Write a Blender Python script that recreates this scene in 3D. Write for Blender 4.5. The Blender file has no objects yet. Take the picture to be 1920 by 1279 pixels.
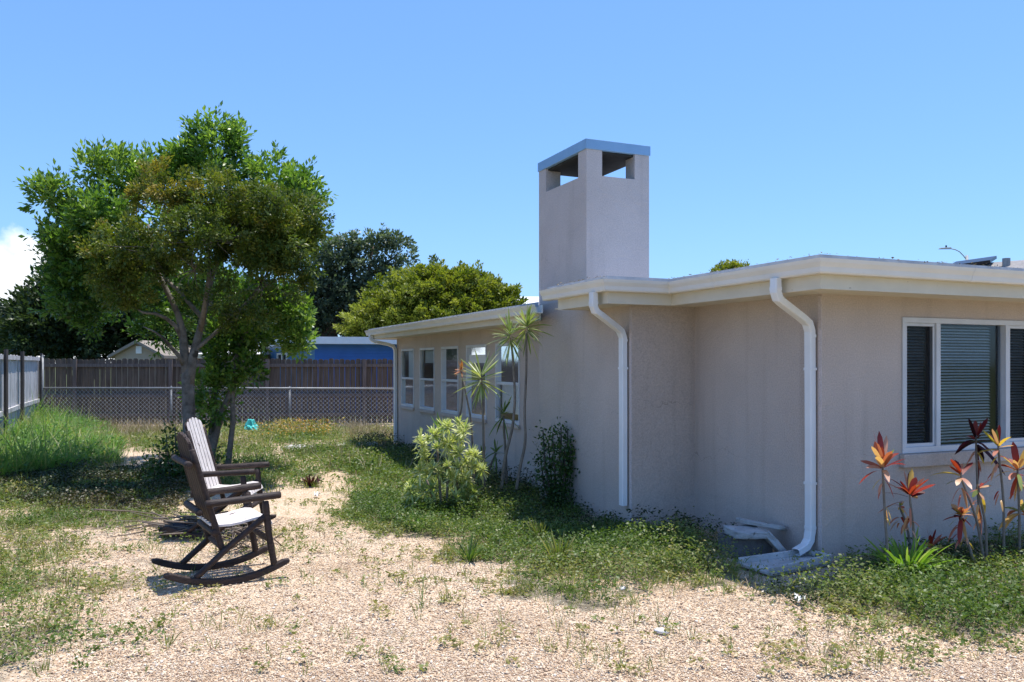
import bpy, bmesh, math, random
import numpy as np
from mathutils import Vector, Matrix, Euler

random.seed(7)
rng = np.random.default_rng(11)
R = math.radians
scene = bpy.context.scene
col = scene.collection

# ------------------------------------------------------------------ camera
EYE = 1.6
FPX, CX, HZ = 1550.0, 960.0, 683.0        # focal length, centre and horizon in photograph pixels
cam = bpy.data.cameras.new('camera')
cam_o = bpy.data.objects.new('camera', cam)
col.objects.link(cam_o)
cam_o.location = (0, 0, EYE)
cam_o.rotation_euler = (R(90), 0, 0)
cam.sensor_width = 36.0
cam.lens = 36.0 * FPX / 1920.0
cam.shift_y = (HZ - 639.5) / 1920.0
cam.clip_end = 3000
cam.clip_start = 0.05
scene.camera = cam_o

# ------------------------------------------------------------------ world, sun, exposure
SUN_TO = Vector((.175, .098, 1.0)).normalized()       # towards the sun
elev = math.asin(SUN_TO.z)
azim = math.atan2(SUN_TO.x, SUN_TO.y)
world = bpy.data.worlds.new('World')
scene.world = world
world.use_nodes = True
wn, wl = world.node_tree.nodes, world.node_tree.links
wn.clear()
wout = wn.new('ShaderNodeOutputWorld')
wbg = wn.new('ShaderNodeBackground'); wbg.inputs['Strength'].default_value = 0.15
sky = wn.new('ShaderNodeTexSky')
sky.sky_type = 'NISHITA'; sky.sun_disc = False
sky.sun_elevation = elev; sky.sun_rotation = azim
sky.air_density = 1.15; sky.dust_density = 0.6; sky.ozone_density = 2.2; sky.altitude = 0
# a bank of cumulus low on the left, in sky directions
tc = wn.new('ShaderNodeTexCoord')
nrm = wn.new('ShaderNodeVectorMath'); nrm.operation = 'NORMALIZE'
wl.new(tc.outputs['Generated'], nrm.inputs[0])
cn = wn.new('ShaderNodeTexNoise'); cn.inputs['Scale'].default_value = 9.0
cn.inputs['Detail'].default_value = 9.0; cn.inputs['Roughness'].default_value = .55
wl.new(nrm.outputs[0], cn.inputs['Vector'])
sub = wn.new('ShaderNodeVectorMath'); sub.operation = 'SUBTRACT'
sub.inputs[1].default_value = Vector((-.73, 1.0, .04)).normalized()
wl.new(nrm.outputs[0], sub.inputs[0])
scl = wn.new('ShaderNodeVectorMath'); scl.operation = 'MULTIPLY'
scl.inputs[1].default_value = (4.8, 4.8, 10.6)
wl.new(sub.outputs[0], scl.inputs[0])
ln = wn.new('ShaderNodeVectorMath'); ln.operation = 'LENGTH'
wl.new(scl.outputs[0], ln.inputs[0])
ma = wn.new('ShaderNodeMath'); ma.operation = 'SUBTRACT'
ma.inputs[0].default_value = 1.12
wl.new(ln.outputs['Value'], ma.inputs[1])
mb = wn.new('ShaderNodeMath'); mb.operation = 'MULTIPLY_ADD'
mb.inputs[1].default_value = 2.2
wl.new(cn.outputs[0], mb.inputs[0])
wl.new(ma.outputs[0], mb.inputs[2])
cr = wn.new('ShaderNodeMapRange')
cr.inputs['From Min'].default_value = 1.10; cr.inputs['From Max'].default_value = 1.36
cr.clamp = True
wl.new(mb.outputs[0], cr.inputs['Value'])
tint = wn.new('ShaderNodeMix'); tint.data_type = 'RGBA'; tint.blend_type = 'MULTIPLY'
tint.inputs['Factor'].default_value = 1.0
gam = wn.new('ShaderNodeGamma'); gam.inputs[1].default_value = .72
wl.new(sky.outputs[0], gam.inputs[0]); wl.new(gam.outputs[0], tint.inputs['A'])
tint.inputs['B'].default_value = (.63, .96, 1.5, 1)
mixc = wn.new('ShaderNodeMix'); mixc.data_type = 'RGBA'
wl.new(cr.outputs[0], mixc.inputs['Factor'])
wl.new(tint.outputs['Result'], mixc.inputs['A'])
mixc.inputs['B'].default_value = (5.3, 5.6, 5.9, 1)
wl.new(mixc.outputs['Result'], wbg.inputs['Color'])
wl.new(wbg.outputs[0], wout.inputs[0])

sl = bpy.data.lights.new('sun', 'SUN')
sl.energy = 4.2; sl.angle = R(.53); sl.color = (1.0, .955, .88)
so = bpy.data.objects.new('sun', sl); col.objects.link(so)
so.rotation_euler = (-SUN_TO).to_track_quat('-Z', 'Y').to_euler()
so.location = (6, 1, 20)

scene.view_settings.view_transform = 'Standard'
scene.view_settings.look = 'None'
scene.view_settings.gamma = 1.0
scene.view_settings.exposure = 0.65
scene.render.engine = 'CYCLES'
scene.cycles.max_bounces = 6
scene.cycles.transparent_max_bounces = 10
scene.cycles.use_denoising = True
scene.cycles.denoiser = 'OPENIMAGEDENOISE'
scene.cycles.denoising_input_passes = 'RGB_ALBEDO_NORMAL'
scene.cycles.denoising_prefilter = 'ACCURATE'

# ------------------------------------------------------------------ helpers
def G(px, py, z=0.0):
    """ground point seen at a photograph pixel"""
    d = FPX * (EYE - z) / (py - HZ)
    return Vector(((px - CX) / FPX * d, d, z))

def W(px, py, d):
    """point at distance d seen at a photograph pixel"""
    return Vector(((px - CX) / FPX * d, d, EYE + (HZ - py) / FPX * d))

def to_px(x, y, z=0.0):
    return CX + FPX * x / y, HZ + FPX * (EYE - z) / y

def tag(o, label=None, cat=None, group=None, kind=None):
    if label: o['label'] = label
    if cat: o['category'] = cat
    if group: o['group'] = group
    if kind: o['kind'] = kind
    return o

def empty(name, loc, rz=0.0, label=None, cat=None, group=None):
    o = bpy.data.objects.new(name, None)
    o.empty_display_size = .2
    col.objects.link(o)
    o.location = loc; o.rotation_euler = (0, 0, rz)
    return tag(o, label, cat, group)

def link(name, me, mat, parent=None, loc=None):
    o = bpy.data.objects.new(name, me)
    if mat is not None: me.materials.append(mat)
    col.objects.link(o)
    if parent is not None: o.parent = parent
    if loc is not None: o.location = loc
    return o

def copy_tree(o, parent=None):
    c = o.copy(); col.objects.link(c)
    if parent is not None: c.parent = parent
    for ch in list(o.children): copy_tree(ch, c)
    return c

class MB:
    """collects simple shapes into one mesh"""
    def __init__(s): s.v = []; s.f = []
    def add(s, vs, fs):
        b = len(s.v); s.v += [tuple(v) for v in vs]
        s.f += [tuple(i + b for i in f) for f in fs]
    def box(s, lo, hi, M=None):
        x0, y0, z0 = lo; x1, y1, z1 = hi
        vs = [Vector(p) for p in ((x0,y0,z0),(x1,y0,z0),(x1,y1,z0),(x0,y1,z0),(x0,y0,z1),(x1,y0,z1),(x1,y1,z1),(x0,y1,z1))]
        if M is not None: vs = [M @ v for v in vs]
        s.add(vs, [(0,3,2,1),(4,5,6,7),(0,1,5,4),(1,2,6,5),(2,3,7,6),(3,0,4,7)])
    def quad(s, a, b, c, d): s.add([a, b, c, d], [(0, 1, 2, 3)])
    def prism(s, poly, z0, z1):
        n = len(poly)
        vs = [(x, y, z0) for x, y in poly] + [(x, y, z1) for x, y in poly]
        fs = [tuple(range(n - 1, -1, -1)), tuple(range(n, 2 * n))]
        fs += [(i, (i + 1) % n, n + (i + 1) % n, n + i) for i in range(n)]
        s.add(vs, fs)
    def tube(s, pts, rad, n=8, cap=True):
        pts = [Vector(p) for p in pts]
        if not hasattr(rad, '__len__'): rad = [rad] * len(pts)
        rings = []; up = None
        for i, p in enumerate(pts):
            t = (pts[min(i + 1, len(pts) - 1)] - pts[max(i - 1, 0)]).normalized()
            if up is None:
                up = Vector((0, 0, 1)) if abs(t.z) < .9 else Vector((1, 0, 0))
            a = t.cross(up).normalized(); b = a.cross(t).normalized(); up = b
            rings.append([p + (a * math.cos(2 * math.pi * k / n) + b * math.sin(2 * math.pi * k / n)) * rad[i] for k in range(n)])
        vs = [v for r in rings for v in r]; fs = []
        for i in range(len(pts) - 1):
            for k in range(n):
                k2 = (k + 1) % n
                fs.append((i*n + k, i*n + k2, (i+1)*n + k2, (i+1)*n + k))
        if cap:
            fs.append(tuple(range(n - 1, -1, -1)))
            fs.append(tuple((len(pts) - 1) * n + k for k in range(n)))
        s.add(vs, fs)
    def rect_tube(s, pts, w, h, side, hollow_end=False):
        """rectangular pipe; side = direction of the w axis"""
        pts = [Vector(p) for p in pts]; side = Vector(side).normalized()
        rings = []
        for i, p in enumerate(pts):
            t0 = (p - pts[i-1]).normalized() if i else (pts[1] - p).normalized()
            t1 = (pts[i+1] - p).normalized() if i < len(pts) - 1 else t0
            t = (t0 + t1).normalized()
            b = t.cross(side).normalized(); k = 1 / max(.5, t.dot(t1))
            a = b.cross(t).normalized()
            c = .22
            ring = []
            for (i_, j_) in ((-1,-1+c),(-1+c,-1),(1-c,-1),(1,-1+c),(1,1-c),(1-c,1),(-1+c,1),(-1,1-c)):
                ring.append(p + a * (i_ * w / 2) + b * (j_ * h / 2 * k))
            rings.append(ring)
        n = 8
        vs = [v for r in rings for v in r]; fs = []
        for i in range(len(pts) - 1):
            for k in range(n):
                k2 = (k + 1) % n
                fs.append((i*n + k, i*n + k2, (i+1)*n + k2, (i+1)*n + k))
        fs.append(tuple(range(n - 1, -1, -1)))
        if not hollow_end: fs.append(tuple((len(pts) - 1) * n + k for k in range(n)))
        s.add(vs, fs)
    def sweep(s, path, prof):
        """closed profile (outward offset, z) swept along a mitred 2-D path; outward = left of travel"""
        n = len(prof); m = len(path); P = [Vector(p) for p in path]
        vs = []
        for i in range(m):
            d0 = (P[i] - P[i-1]).normalized() if i else (P[1] - P[0]).normalized()
            d1 = (P[i+1] - P[i]).normalized() if i < m - 1 else d0
            n0 = Vector((-d0.y, d0.x)); n1 = Vector((-d1.y, d1.x))
            mi = (n0 + n1); mi = mi / max(.3, (1 + n0.dot(n1)))
            for (o, z) in prof: vs.append((P[i].x + mi.x * o, P[i].y + mi.y * o, z))
        fs = []
        for i in range(m - 1):
            for k in range(n):
                k2 = (k + 1) % n
                fs.append((i*n + k, (i+1)*n + k, (i+1)*n + k2, i*n + k2))
        fs.append(tuple(range(n))); fs.append(tuple((m-1)*n + k for k in range(n - 1, -1, -1)))
        s.add(vs, fs)
    def build(s, name, mat, parent=None, smooth=False, bevel=0, loc=None):
        me = bpy.data.meshes.new(name); me.from_pydata(s.v, [], s.f)
        bm = bmesh.new(); bm.from_mesh(me)
        bmesh.ops.recalc_face_normals(bm, faces=bm.faces)
        bm.to_mesh(me); bm.free()
        if smooth:
            me.polygons.foreach_set('use_smooth', [True] * len(me.polygons))
        o = link(name, me, mat, parent, loc)
        if bevel:
            b = o.modifiers.new('bevel', 'BEVEL'); b.width = bevel; b.segments = 2; b.limit_method = 'ANGLE'; b.angle_limit = R(40)
        return o

def np_mesh(name, verts, quads=None, tris=None, attrs=None):
    """big mesh out of numpy arrays; attrs = face attributes {name: array}"""
    me = bpy.data.meshes.new(name)
    nq = 0 if quads is None else len(quads); nt = 0 if tris is None else len(tris)
    me.vertices.add(len(verts)); me.vertices.foreach_set('co', np.ascontiguousarray(verts, dtype=np.float32).ravel())
    parts, starts, p = [], [], 0
    if nq:
        parts.append(np.asarray(quads).ravel()); starts.append(np.arange(nq) * 4); p = nq * 4
    if nt:
        parts.append(np.asarray(tris).ravel()); starts.append(p + np.arange(nt) * 3)
    li = np.concatenate(parts).astype(np.int32); st = np.concatenate(starts).astype(np.int32)
    me.loops.add(len(li)); me.loops.foreach_set('vertex_index', li)
    me.polygons.add(nq + nt); me.polygons.foreach_set('loop_start', st)
    me.update(calc_edges=True); me.validate()
    for k, a in (attrs or {}).items():
        at = me.attributes.new(k, 'FLOAT', 'FACE'); at.data.foreach_set('value', np.asarray(a, dtype=np.float32))
    return me

def unit(a): return a / np.maximum(1e-9, np.linalg.norm(a, axis=-1, keepdims=True))

class Leaves:
    """many small leaf faces gathered into one mesh, with a per-leaf 'tint'"""
    def __init__(s): s.V = []; s.Q = []; s.T = []; s.n = 0
    def leaves(s, pos, dirs, size, ratio, tint, up=None, fold=.18):
        """diamond shaped leaves: pos (N,3), dirs (N,3), size (N,)"""
        N = len(pos); dirs = unit(dirs)
        if up is None: up = rng.normal(size=(N, 3)) * .7 + np.array([0, 0, 1.0])
        side = unit(np.cross(dirs, up)); nor = np.cross(side, dirs)
        L = size[:, None]; wd = L * ratio
        b = pos; m1 = pos + dirs * L * .45 + side * wd * .5 + nor * L * fold * .5
        m2 = pos + dirs * L * .45 - side * wd * .5 + nor * L * fold * .5
        t = pos + dirs * L
        v = np.stack([b, m1, t, m2], 1).reshape(-1, 3)
        q = np.arange(N * 4).reshape(-1, 4) + s.n
        s.V.append(v); s.Q.append(q); s.T.append(np.broadcast_to(tint, (N,)).astype(float)); s.n += 4 * N
    def blades(s, pos, dirs, length, width, bend, tint, seg=3, up=None):
        """strap leaves / grass blades drooping by bend"""
        N = len(pos); dirs = unit(dirs)
        z = np.array([0, 0, 1.0])
        side = unit(np.cross(dirs, z + rng.normal(size=(N, 3)) * .25))
        rows = []
        L = length[:, None]; B = np.broadcast_to(bend, (N,))[:, None]
        for k in range(seg + 1):
            u = k / seg
            c = pos + dirs * L * u - z * L * B * u * u
            prof = (.55 + 1.6 * u * (1 - u) * 1.2) if k < seg else .04
            rows.append(c + side * width[:, None] * .5 * prof)
            rows.append(c - side * width[:, None] * .5 * prof)
        v = np.stack(rows, 1).reshape(-1, 3)
        base = np.arange(N)[:, None] * (2 * (seg + 1)) + s.n
        for k in range(seg):
            q = np.concatenate([base + 2*k, base + 2*k + 1, base + 2*k + 3, base + 2*k + 2], 1)
            s.Q.append(q); s.T.append(np.broadcast_to(tint, (N,)).astype(float))
        s.V.append(v); s.n += len(v)
    def build(s, name, mat, parent=None, loc=None):
        V = np.concatenate(s.V); Q = np.concatenate(s.Q); T = np.concatenate(s.T)
        if parent is not None and loc is None: V = V - np.array(parent.location)
        me = np_mesh(name, V, quads=Q, attrs={'tint': T})
        return link(name, me, mat, parent, loc)

def pip(poly, x, y):
    ins = np.zeros(x.shape, bool); n = len(poly)
    for i in range(n):
        x0, y0 = poly[i]; x1, y1 = poly[(i + 1) % n]
        c = ((y0 > y) != (y1 > y)) & (x < (x1 - x0) * (y - y0) / (y1 - y0 + 1e-12) + x0)
        ins ^= c
    return ins

def vnoise(x, y, s, seed):
    """smooth value noise 0..1"""
    r = np.random.default_rng(seed); t = r.random((64, 64))
    x = x * s; y = y * s
    xi = np.floor(x).astype(int); yi = np.floor(y).astype(int)
    fx = x - xi; fy = y - yi; fx = fx*fx*(3-2*fx); fy = fy*fy*(3-2*fy)
    g = lambda a, b: t[a % 64, b % 64]
    return (g(xi, yi)*(1-fx)*(1-fy) + g(xi+1, yi)*fx*(1-fy) + g(xi, yi+1)*(1-fx)*fy + g(xi+1, yi+1)*fx*fy)

# ------------------------------------------------------------------ materials
def new_mat(name):
    m = bpy.data.materials.new(name); m.use_nodes = True
    n, l = m.node_tree.nodes, m.node_tree.links
    n.clear()
    out = n.new('ShaderNodeOutputMaterial')
    return m, n, l, out

def ramp(n, stops, interp='LINEAR'):
    r = n.new('ShaderNodeValToRGB'); e = r.color_ramp.elements; r.color_ramp.interpolation = interp
    while len(e) < len(stops): e.new(.5)
    for k, (p, c) in enumerate(stops):
        e[k].position = p; e[k].color = (c[0], c[1], c[2], 1)
    return r

def surf(name, c1, c2, scale=6.0, rough=.8, bump=.0, bscale=60.0, spec=.3, detail=6.0, stretch=None, speck=None, bdist=.01, metallic=0.0):
    """painted / rough surface with two-tone noise, optional bump, optional dark specks"""
    m, n, l, out = new_mat(name)
    p = n.new('ShaderNodeBsdfPrincipled'); l.new(p.outputs[0], out.inputs[0])
    p.inputs['Roughness'].default_value = rough; p.inputs['Specular IOR Level'].default_value = spec
    p.inputs['Metallic'].default_value = metallic
    t = n.new('ShaderNodeTexCoord'); vec = t.outputs['Object']
    if stretch:
        mp = n.new('ShaderNodeMapping'); mp.inputs['Scale'].default_value = stretch
        l.new(vec, mp.inputs[0]); vec = mp.outputs[0]
    no = n.new('ShaderNodeTexNoise'); no.inputs['Scale'].default_value = scale; no.inputs['Detail'].default_value = detail
    no.inputs['Roughness'].default_value = .62
    l.new(vec, no.inputs['Vector'])
    r = ramp(n, [(.3, c1), (.7, c2)]); l.new(no.outputs[0], r.inputs[0])
    colr = r.outputs[0]
    if speck:
        sc_, thr, sc_col = speck
        n2 = n.new('ShaderNodeTexNoise'); n2.inputs['Scale'].default_value = sc_; n2.inputs['Detail'].default_value = 5
        l.new(vec, n2.inputs['Vector'])
        mr = n.new('ShaderNodeMapRange'); mr.inputs['From Min'].default_value = thr; mr.inputs['From Max'].default_value = thr + .06
        l.new(n2.outputs[0], mr.inputs['Value'])
        mx = n.new('ShaderNodeMix'); mx.data_type = 'RGBA'
        l.new(mr.outputs[0], mx.inputs['Factor']); l.new(colr, mx.inputs['A']); mx.inputs['B'].default_value = (*sc_col, 1)
        colr = mx.outputs['Result']
    l.new(colr, p.inputs['Base Color'])
    if bump:
        n3 = n.new('ShaderNodeTexNoise'); n3.inputs['Scale'].default_value = bscale; n3.inputs['Detail'].default_value = 6
        l.new(vec, n3.inputs['Vector'])
        b = n.new('ShaderNodeBump'); b.inputs['Strength'].default_value = bump; b.inputs['Distance'].default_value = bdist
        l.new(n3.outputs[0], b.inputs['Height']); l.new(b.outputs[0], p.inputs['Normal'])
    return m

def leaf_mat(name, stops, rough=.45, trans=.35, spec=.35):
    m, n, l, out = new_mat(name)
    a = n.new('ShaderNodeAttribute'); a.attribute_name = 'tint'
    r = ramp(n, stops); l.new(a.outputs['Fac'], r.inputs[0])
    p = n.new('ShaderNodeBsdfPrincipled'); p.inputs['Roughness'].default_value = rough
    p.inputs['Specular IOR Level'].default_value = spec
    l.new(r.outputs[0], p.inputs['Base Color'])
    t = n.new('ShaderNodeBsdfTranslucent')
    g = n.new('ShaderNodeMix'); g.data_type = 'RGBA'; g.blend_type = 'MULTIPLY'; g.inputs['Factor'].default_value = 1
    l.new(r.outputs[0], g.inputs['A']); g.inputs['B'].default_value = (1.25, 1.35, .55, 1)
    l.new(g.outputs['Result'], t.inputs[0])
    mx = n.new('ShaderNodeMixShader'); mx.inputs[0].default_value = trans
    l.new(p.outputs[0], mx.inputs[1]); l.new(t.outputs[0], mx.inputs[2]); l.new(mx.outputs[0], out.inputs[0])
    return m

def stucco(name, c1, c2, crack=.0):
    m, n, l, out = new_mat(name)
    p = n.new('ShaderNodeBsdfPrincipled'); l.new(p.outputs[0], out.inputs[0])
    p.inputs['Roughness'].default_value = .92; p.inputs['Specular IOR Level'].default_value = .15
    t = n.new('ShaderNodeTexCoord'); v = t.outputs['Object']
    n1 = n.new('ShaderNodeTexNoise'); n1.inputs['Scale'].default_value = 1.6; n1.inputs['Detail'].default_value = 7
    l.new(v, n1.inputs['Vector'])
    r1 = ramp(n, [(.32, c1), (.68, c2)]); l.new(n1.outputs[0], r1.inputs[0])
    # rain streaks: noise stretched vertically
    mp = n.new('ShaderNodeMapping'); mp.inputs['Scale'].default_value = (7, 7, .55); l.new(v, mp.inputs[0])
    n2 = n.new('ShaderNodeTexNoise'); n2.inputs['Scale'].default_value = 1.0; n2.inputs['Detail'].default_value = 5
    l.new(mp.outputs[0], n2.inputs['Vector'])
    mr = n.new('ShaderNodeMapRange'); mr.inputs['From Min'].default_value = .55; mr.inputs['From Max'].default_value = .78
    mr.inputs['To Max'].default_value = .32
    l.new(n2.outputs[0], mr.inputs['Value'])
    mx = n.new('ShaderNodeMix'); mx.data_type = 'RGBA'; mx.blend_type = 'MULTIPLY'
    l.new(mr.outputs[0], mx.inputs['Factor']); l.new(r1.outputs[0], mx.inputs['A']); mx.inputs['B'].default_value = (.62, .6, .57, 1)
    # small pale and dark scuffs
    n5 = n.new('ShaderNodeTexNoise'); n5.inputs['Scale'].default_value = 11; n5.inputs['Detail'].default_value = 8; n5.inputs['Roughness'].default_value = .7
    l.new(v, n5.inputs['Vector'])
    m5 = n.new('ShaderNodeMapRange'); m5.inputs['From Min'].default_value = .66; m5.inputs['From Max'].default_value = .76; m5.inputs['To Max'].default_value = .4
    l.new(n5.outputs[0], m5.inputs['Value'])
    x5 = n.new('ShaderNodeMix'); x5.data_type = 'RGBA'
    l.new(m5.outputs[0], x5.inputs['Factor']); l.new(mx.outputs['Result'], x5.inputs['A']); x5.inputs['B'].default_value = (c1[0]*.55, c1[1]*.55, c1[2]*.55, 1)
    # hairline cracks in a few places
    nd = n.new('ShaderNodeTexNoise'); nd.inputs['Scale'].default_value = 3.5; nd.inputs['Detail'].default_value = 5; l.new(v, nd.inputs['Vector'])
    vm = n.new('ShaderNodeVectorMath'); vm.operation = 'MULTIPLY_ADD'; vm.inputs[1].default_value = (.35, .35, .35)
    l.new(nd.outputs['Color'], vm.inputs[0]); l.new(v, vm.inputs[2])
    vc = n.new('ShaderNodeTexVoronoi'); vc.feature = 'DISTANCE_TO_EDGE'; vc.inputs['Scale'].default_value = .85; l.new(vm.outputs[0], vc.inputs['Vector'])
    c1_ = n.new('ShaderNodeMapRange'); c1_.inputs['From Min'].default_value = .0005; c1_.inputs['From Max'].default_value = .0032; c1_.inputs['To Min'].default_value = 1; c1_.inputs['To Max'].default_value = 0
    l.new(vc.outputs['Distance'], c1_.inputs['Value'])
    nm = n.new('ShaderNodeTexNoise'); nm.inputs['Scale'].default_value = .9; l.new(v, nm.inputs['Vector'])
    c2_ = n.new('ShaderNodeMapRange'); c2_.inputs['From Min'].default_value = .60; c2_.inputs['From Max'].default_value = .72; c2_.inputs['To Max'].default_value = .4; l.new(nm.outputs[0], c2_.inputs['Value'])
    c3_ = n.new('ShaderNodeMath'); c3_.operation = 'MULTIPLY'; l.new(c1_.outputs[0], c3_.inputs[0]); l.new(c2_.outputs[0], c3_.inputs[1])
    xc = n.new('ShaderNodeMix'); xc.data_type = 'RGBA'; l.new(c3_.outputs[0], xc.inputs['Factor']); l.new(x5.outputs['Result'], xc.inputs['A']); xc.inputs['B'].default_value = (.12, .10, .09, 1)
    ng = n.new('ShaderNodeTexNoise'); ng.inputs['Scale'].default_value = 85; ng.inputs['Detail'].default_value = 4; l.new(v, ng.inputs['Vector'])
    rg = ramp(n, [(.32, (.86, .86, .86)), (.68, (1.1, 1.1, 1.1))]); l.new(ng.outputs[0], rg.inputs[0])
    xg = n.new('ShaderNodeMix'); xg.data_type = 'RGBA'; xg.blend_type = 'MULTIPLY'; xg.inputs['Factor'].default_value = 1
    l.new(xc.outputs['Result'], xg.inputs['A']); l.new(rg.outputs[0], xg.inputs['B'])
    l.new(xg.outputs['Result'], p.inputs['Base Color'])
    n3 = n.new('ShaderNodeTexNoise'); n3.inputs['Scale'].default_value = 26; n3.inputs['Detail'].default_value = 8; n3.inputs['Roughness'].default_value = .7
    l.new(v, n3.inputs['Vector'])
    n4 = n.new('ShaderNodeTexNoise'); n4.inputs['Scale'].default_value = 4.5; n4.inputs['Detail'].default_value = 3; n4.inputs['Distortion'].default_value = 1.5
    l.new(v, n4.inputs['Vector'])
    ad = n.new('ShaderNodeMath'); ad.operation = 'MULTIPLY_ADD'; ad.inputs[1].default_value = 1.6
    l.new(n4.outputs[0], ad.inputs[0]); l.new(n3.outputs[0], ad.inputs[2])
    b = n.new('ShaderNodeBump'); b.inputs['Strength'].default_value = .5; b.inputs['Distance'].default_value = .014
    l.new(ad.outputs[0], b.inputs['Height']); l.new(b.outputs[0], p.inputs['Normal'])
    return m

def glass_mat(name, tintc, base=.10):
    m, n, l, out = new_mat(name)
    fr = n.new('ShaderNodeFresnel'); fr.inputs['IOR'].default_value = 1.52
    ad = n.new('ShaderNodeMath'); ad.operation = 'ADD'; ad.use_clamp = True; ad.inputs[1].default_value = base
    l.new(fr.outputs[0], ad.inputs[0])
    tr = n.new('ShaderNodeBsdfTransparent'); tr.inputs[0].default_value = (*tintc, 1)
    gl = n.new('ShaderNodeBsdfGlossy'); gl.inputs['Roughness'].default_value = .07
    gl.inputs[0].default_value = (.93, .97, 1, 1)
    no = n.new('ShaderNodeTexNoise'); no.inputs['Scale'].default_value = 3
    t = n.new('ShaderNodeTexCoord'); l.new(t.outputs['Object'], no.inputs['Vector'])
    b = n.new('ShaderNodeBump'); b.inputs['Strength'].default_value = .05; b.inputs['Distance'].default_value = .02
    l.new(no.outputs[0], b.inputs['Height']); l.new(b.outputs[0], gl.inputs['Normal'])
    mx = n.new('ShaderNodeMixShader'); l.new(ad.outputs[0], mx.inputs[0]); l.new(tr.outputs[0], mx.inputs[1]); l.new(gl.outputs[0], mx.inputs[2])
    l.new(mx.outputs[0], out.inputs[0])
    return m

M = {}
M['stucco'] = stucco('stucco_paint', (.495, .415, .365), (.55, .465, .41))
M['stucco_chimney'] = stucco('brightened_stucco_paint', (.52, .45, .42), (.60, .52, .49))  # wall stucco lightened; the near face's extra light is put into the colour
M['trim'] = surf('cream_trim_paint', (.60, .545, .43), (.68, .625, .505), scale=3, rough=.55, speck=(22, .70, (.34, .29, .2)))
M['gutter'] = surf('white_gutter_enamel', (.72, .69, .63), (.80, .77, .72), scale=2.5, rough=.38, speck=(30, .73, (.3, .27, .22)))
M['downspout'] = surf('white_downspout_enamel', (.74, .74, .74), (.82, .82, .82), scale=3, rough=.35, speck=(28, .74, (.35, .33, .3)))
M['roofing'] = surf('grey_roll_roofing', (.30, .32, .36), (.46, .48, .52), scale=9, rough=.9, bump=.2, bscale=40)
M['shingle'] = surf('grey_shingles', (.20, .19, .18), (.32, .30, .29), scale=14, rough=.95, bump=.5, bscale=50)
M['cap'] = surf('blue_grey_cap_paint', (.22, .38, .56), (.27, .45, .66), scale=3, rough=.5, metallic=.15)
M['soot_backing'] = surf('soot_and_dark_backing', (.02, .02, .02), (.05, .048, .045), scale=4, rough=.95)  # flue soot; also the added dark sheet behind the wide window
M['vinyl'] = surf('white_window_vinyl', (.54, .545, .56), (.64, .645, .66), scale=4, rough=.4)
M['glass'] = glass_mat('window_glass', (.95, .98, .98), .05)
M['glass2'] = glass_mat('wide_window_glass', (.88, .93, .94), .0)
M['post_dark'] = surf('dark_fence_post', (.05, .04, .037), (.11, .09, .08), scale=3, rough=.95, bump=.4, bscale=14, stretch=(7, 7, .6))
M['shed_roof'] = surf('brown_shed_roof', (.20, .17, .14), (.28, .24, .20), scale=8, rough=.9)
M['screen'] = None
M['blind'] = surf('blind_slats', (.72, .76, .78), (.80, .84, .86), scale=3, rough=.6)
M['curtain'] = surf('window_shade_cloth', (.80, .82, .83), (.86, .87, .88), scale=2, rough=.8)
M['paper'] = surf('white_paper', (.72, .72, .70), (.78, .78, .76), scale=4, rough=.8)
M['ink'] = surf('dark_print', (.04, .04, .05), (.06, .06, .07), rough=.8)
M['concrete'] = surf('grey_concrete', (.36, .35, .34), (.54, .53, .51), scale=9, rough=.95, bump=.6, bscale=70, speck=(26, .64, (.16, .16, .15)))
M['block'] = surf('dark_cinder_block', (.13, .12, .12), (.2, .19, .18), scale=14, rough=.98, bump=.8, bscale=90)
M['logwood'] = surf('dark_stained_log', (.016, .010, .008), (.055, .036, .030), scale=9, rough=.62, bump=.5, bscale=26, spec=.35, stretch=(1, 6, 6))
M['slatwood'] = surf('weathered_pale_slat', (.60, .54, .52), (.78, .73, .70), scale=10, rough=.5, bump=.35, bscale=30, spec=.5, speck=(14, .66, (.12, .075, .06)))
M['rearwood'] = surf('brown_stained_slat', (.028, .017, .014), (.06, .038, .032), scale=10, rough=.7, bump=.3, bscale=30)
M['fence'] = surf('weathered_fence_board', (.066, .048, .036), (.17, .128, .10), scale=3, rough=.95, bump=.4, bscale=14, stretch=(6, 6, .5))
M['fence_pale'] = surf('bleached_fence_board', (.34, .33, .335), (.68, .665, .66), scale=3, rough=.9, bump=.4, bscale=14, stretch=(9, 9, .5), speck=(3.0, .56, (.16, .14, .14)))
M['post'] = surf('fence_post_wood', (.10, .075, .065), (.2, .16, .14), scale=3, rough=.95, bump=.4, bscale=14, stretch=(7, 7, .6))
M['galv'] = surf('galvanised_steel', (.20, .205, .21), (.32, .325, .33), scale=8, rough=.55, metallic=.5)
M['wire'] = surf('galvanised_wire', (.24, .25, .25), (.36, .37, .37), scale=8, rough=.5, metallic=.3)
M['bark_pale'] = surf('pale_mottled_bark', (.06, .052, .042), (.24, .22, .19), scale=7, rough=.95, bump=.9, bscale=22, speck=(5, .62, (.05, .045, .035)))
M['bark'] = surf('brown_bark', (.05, .04, .03), (.13, .105, .085), scale=8, rough=.95, bump=.8, bscale=20)
M['cane'] = surf('grey_cane_bark', (.12, .10, .08), (.26, .22, .18), scale=14, rough=.9, bump=.5, bscale=50)
M['blue'] = None
M['tan'] = surf('tan_siding', (.34, .28, .22), (.38, .32, .25), scale=4, rough=.85)
M['white'] = surf('white_paint', (.70, .71, .72), (.78, .79, .8), scale=4, rough=.6)
M['cream'] = surf('cream_paint', (.62, .52, .34), (.70, .60, .42), scale=4, rough=.7)
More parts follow.
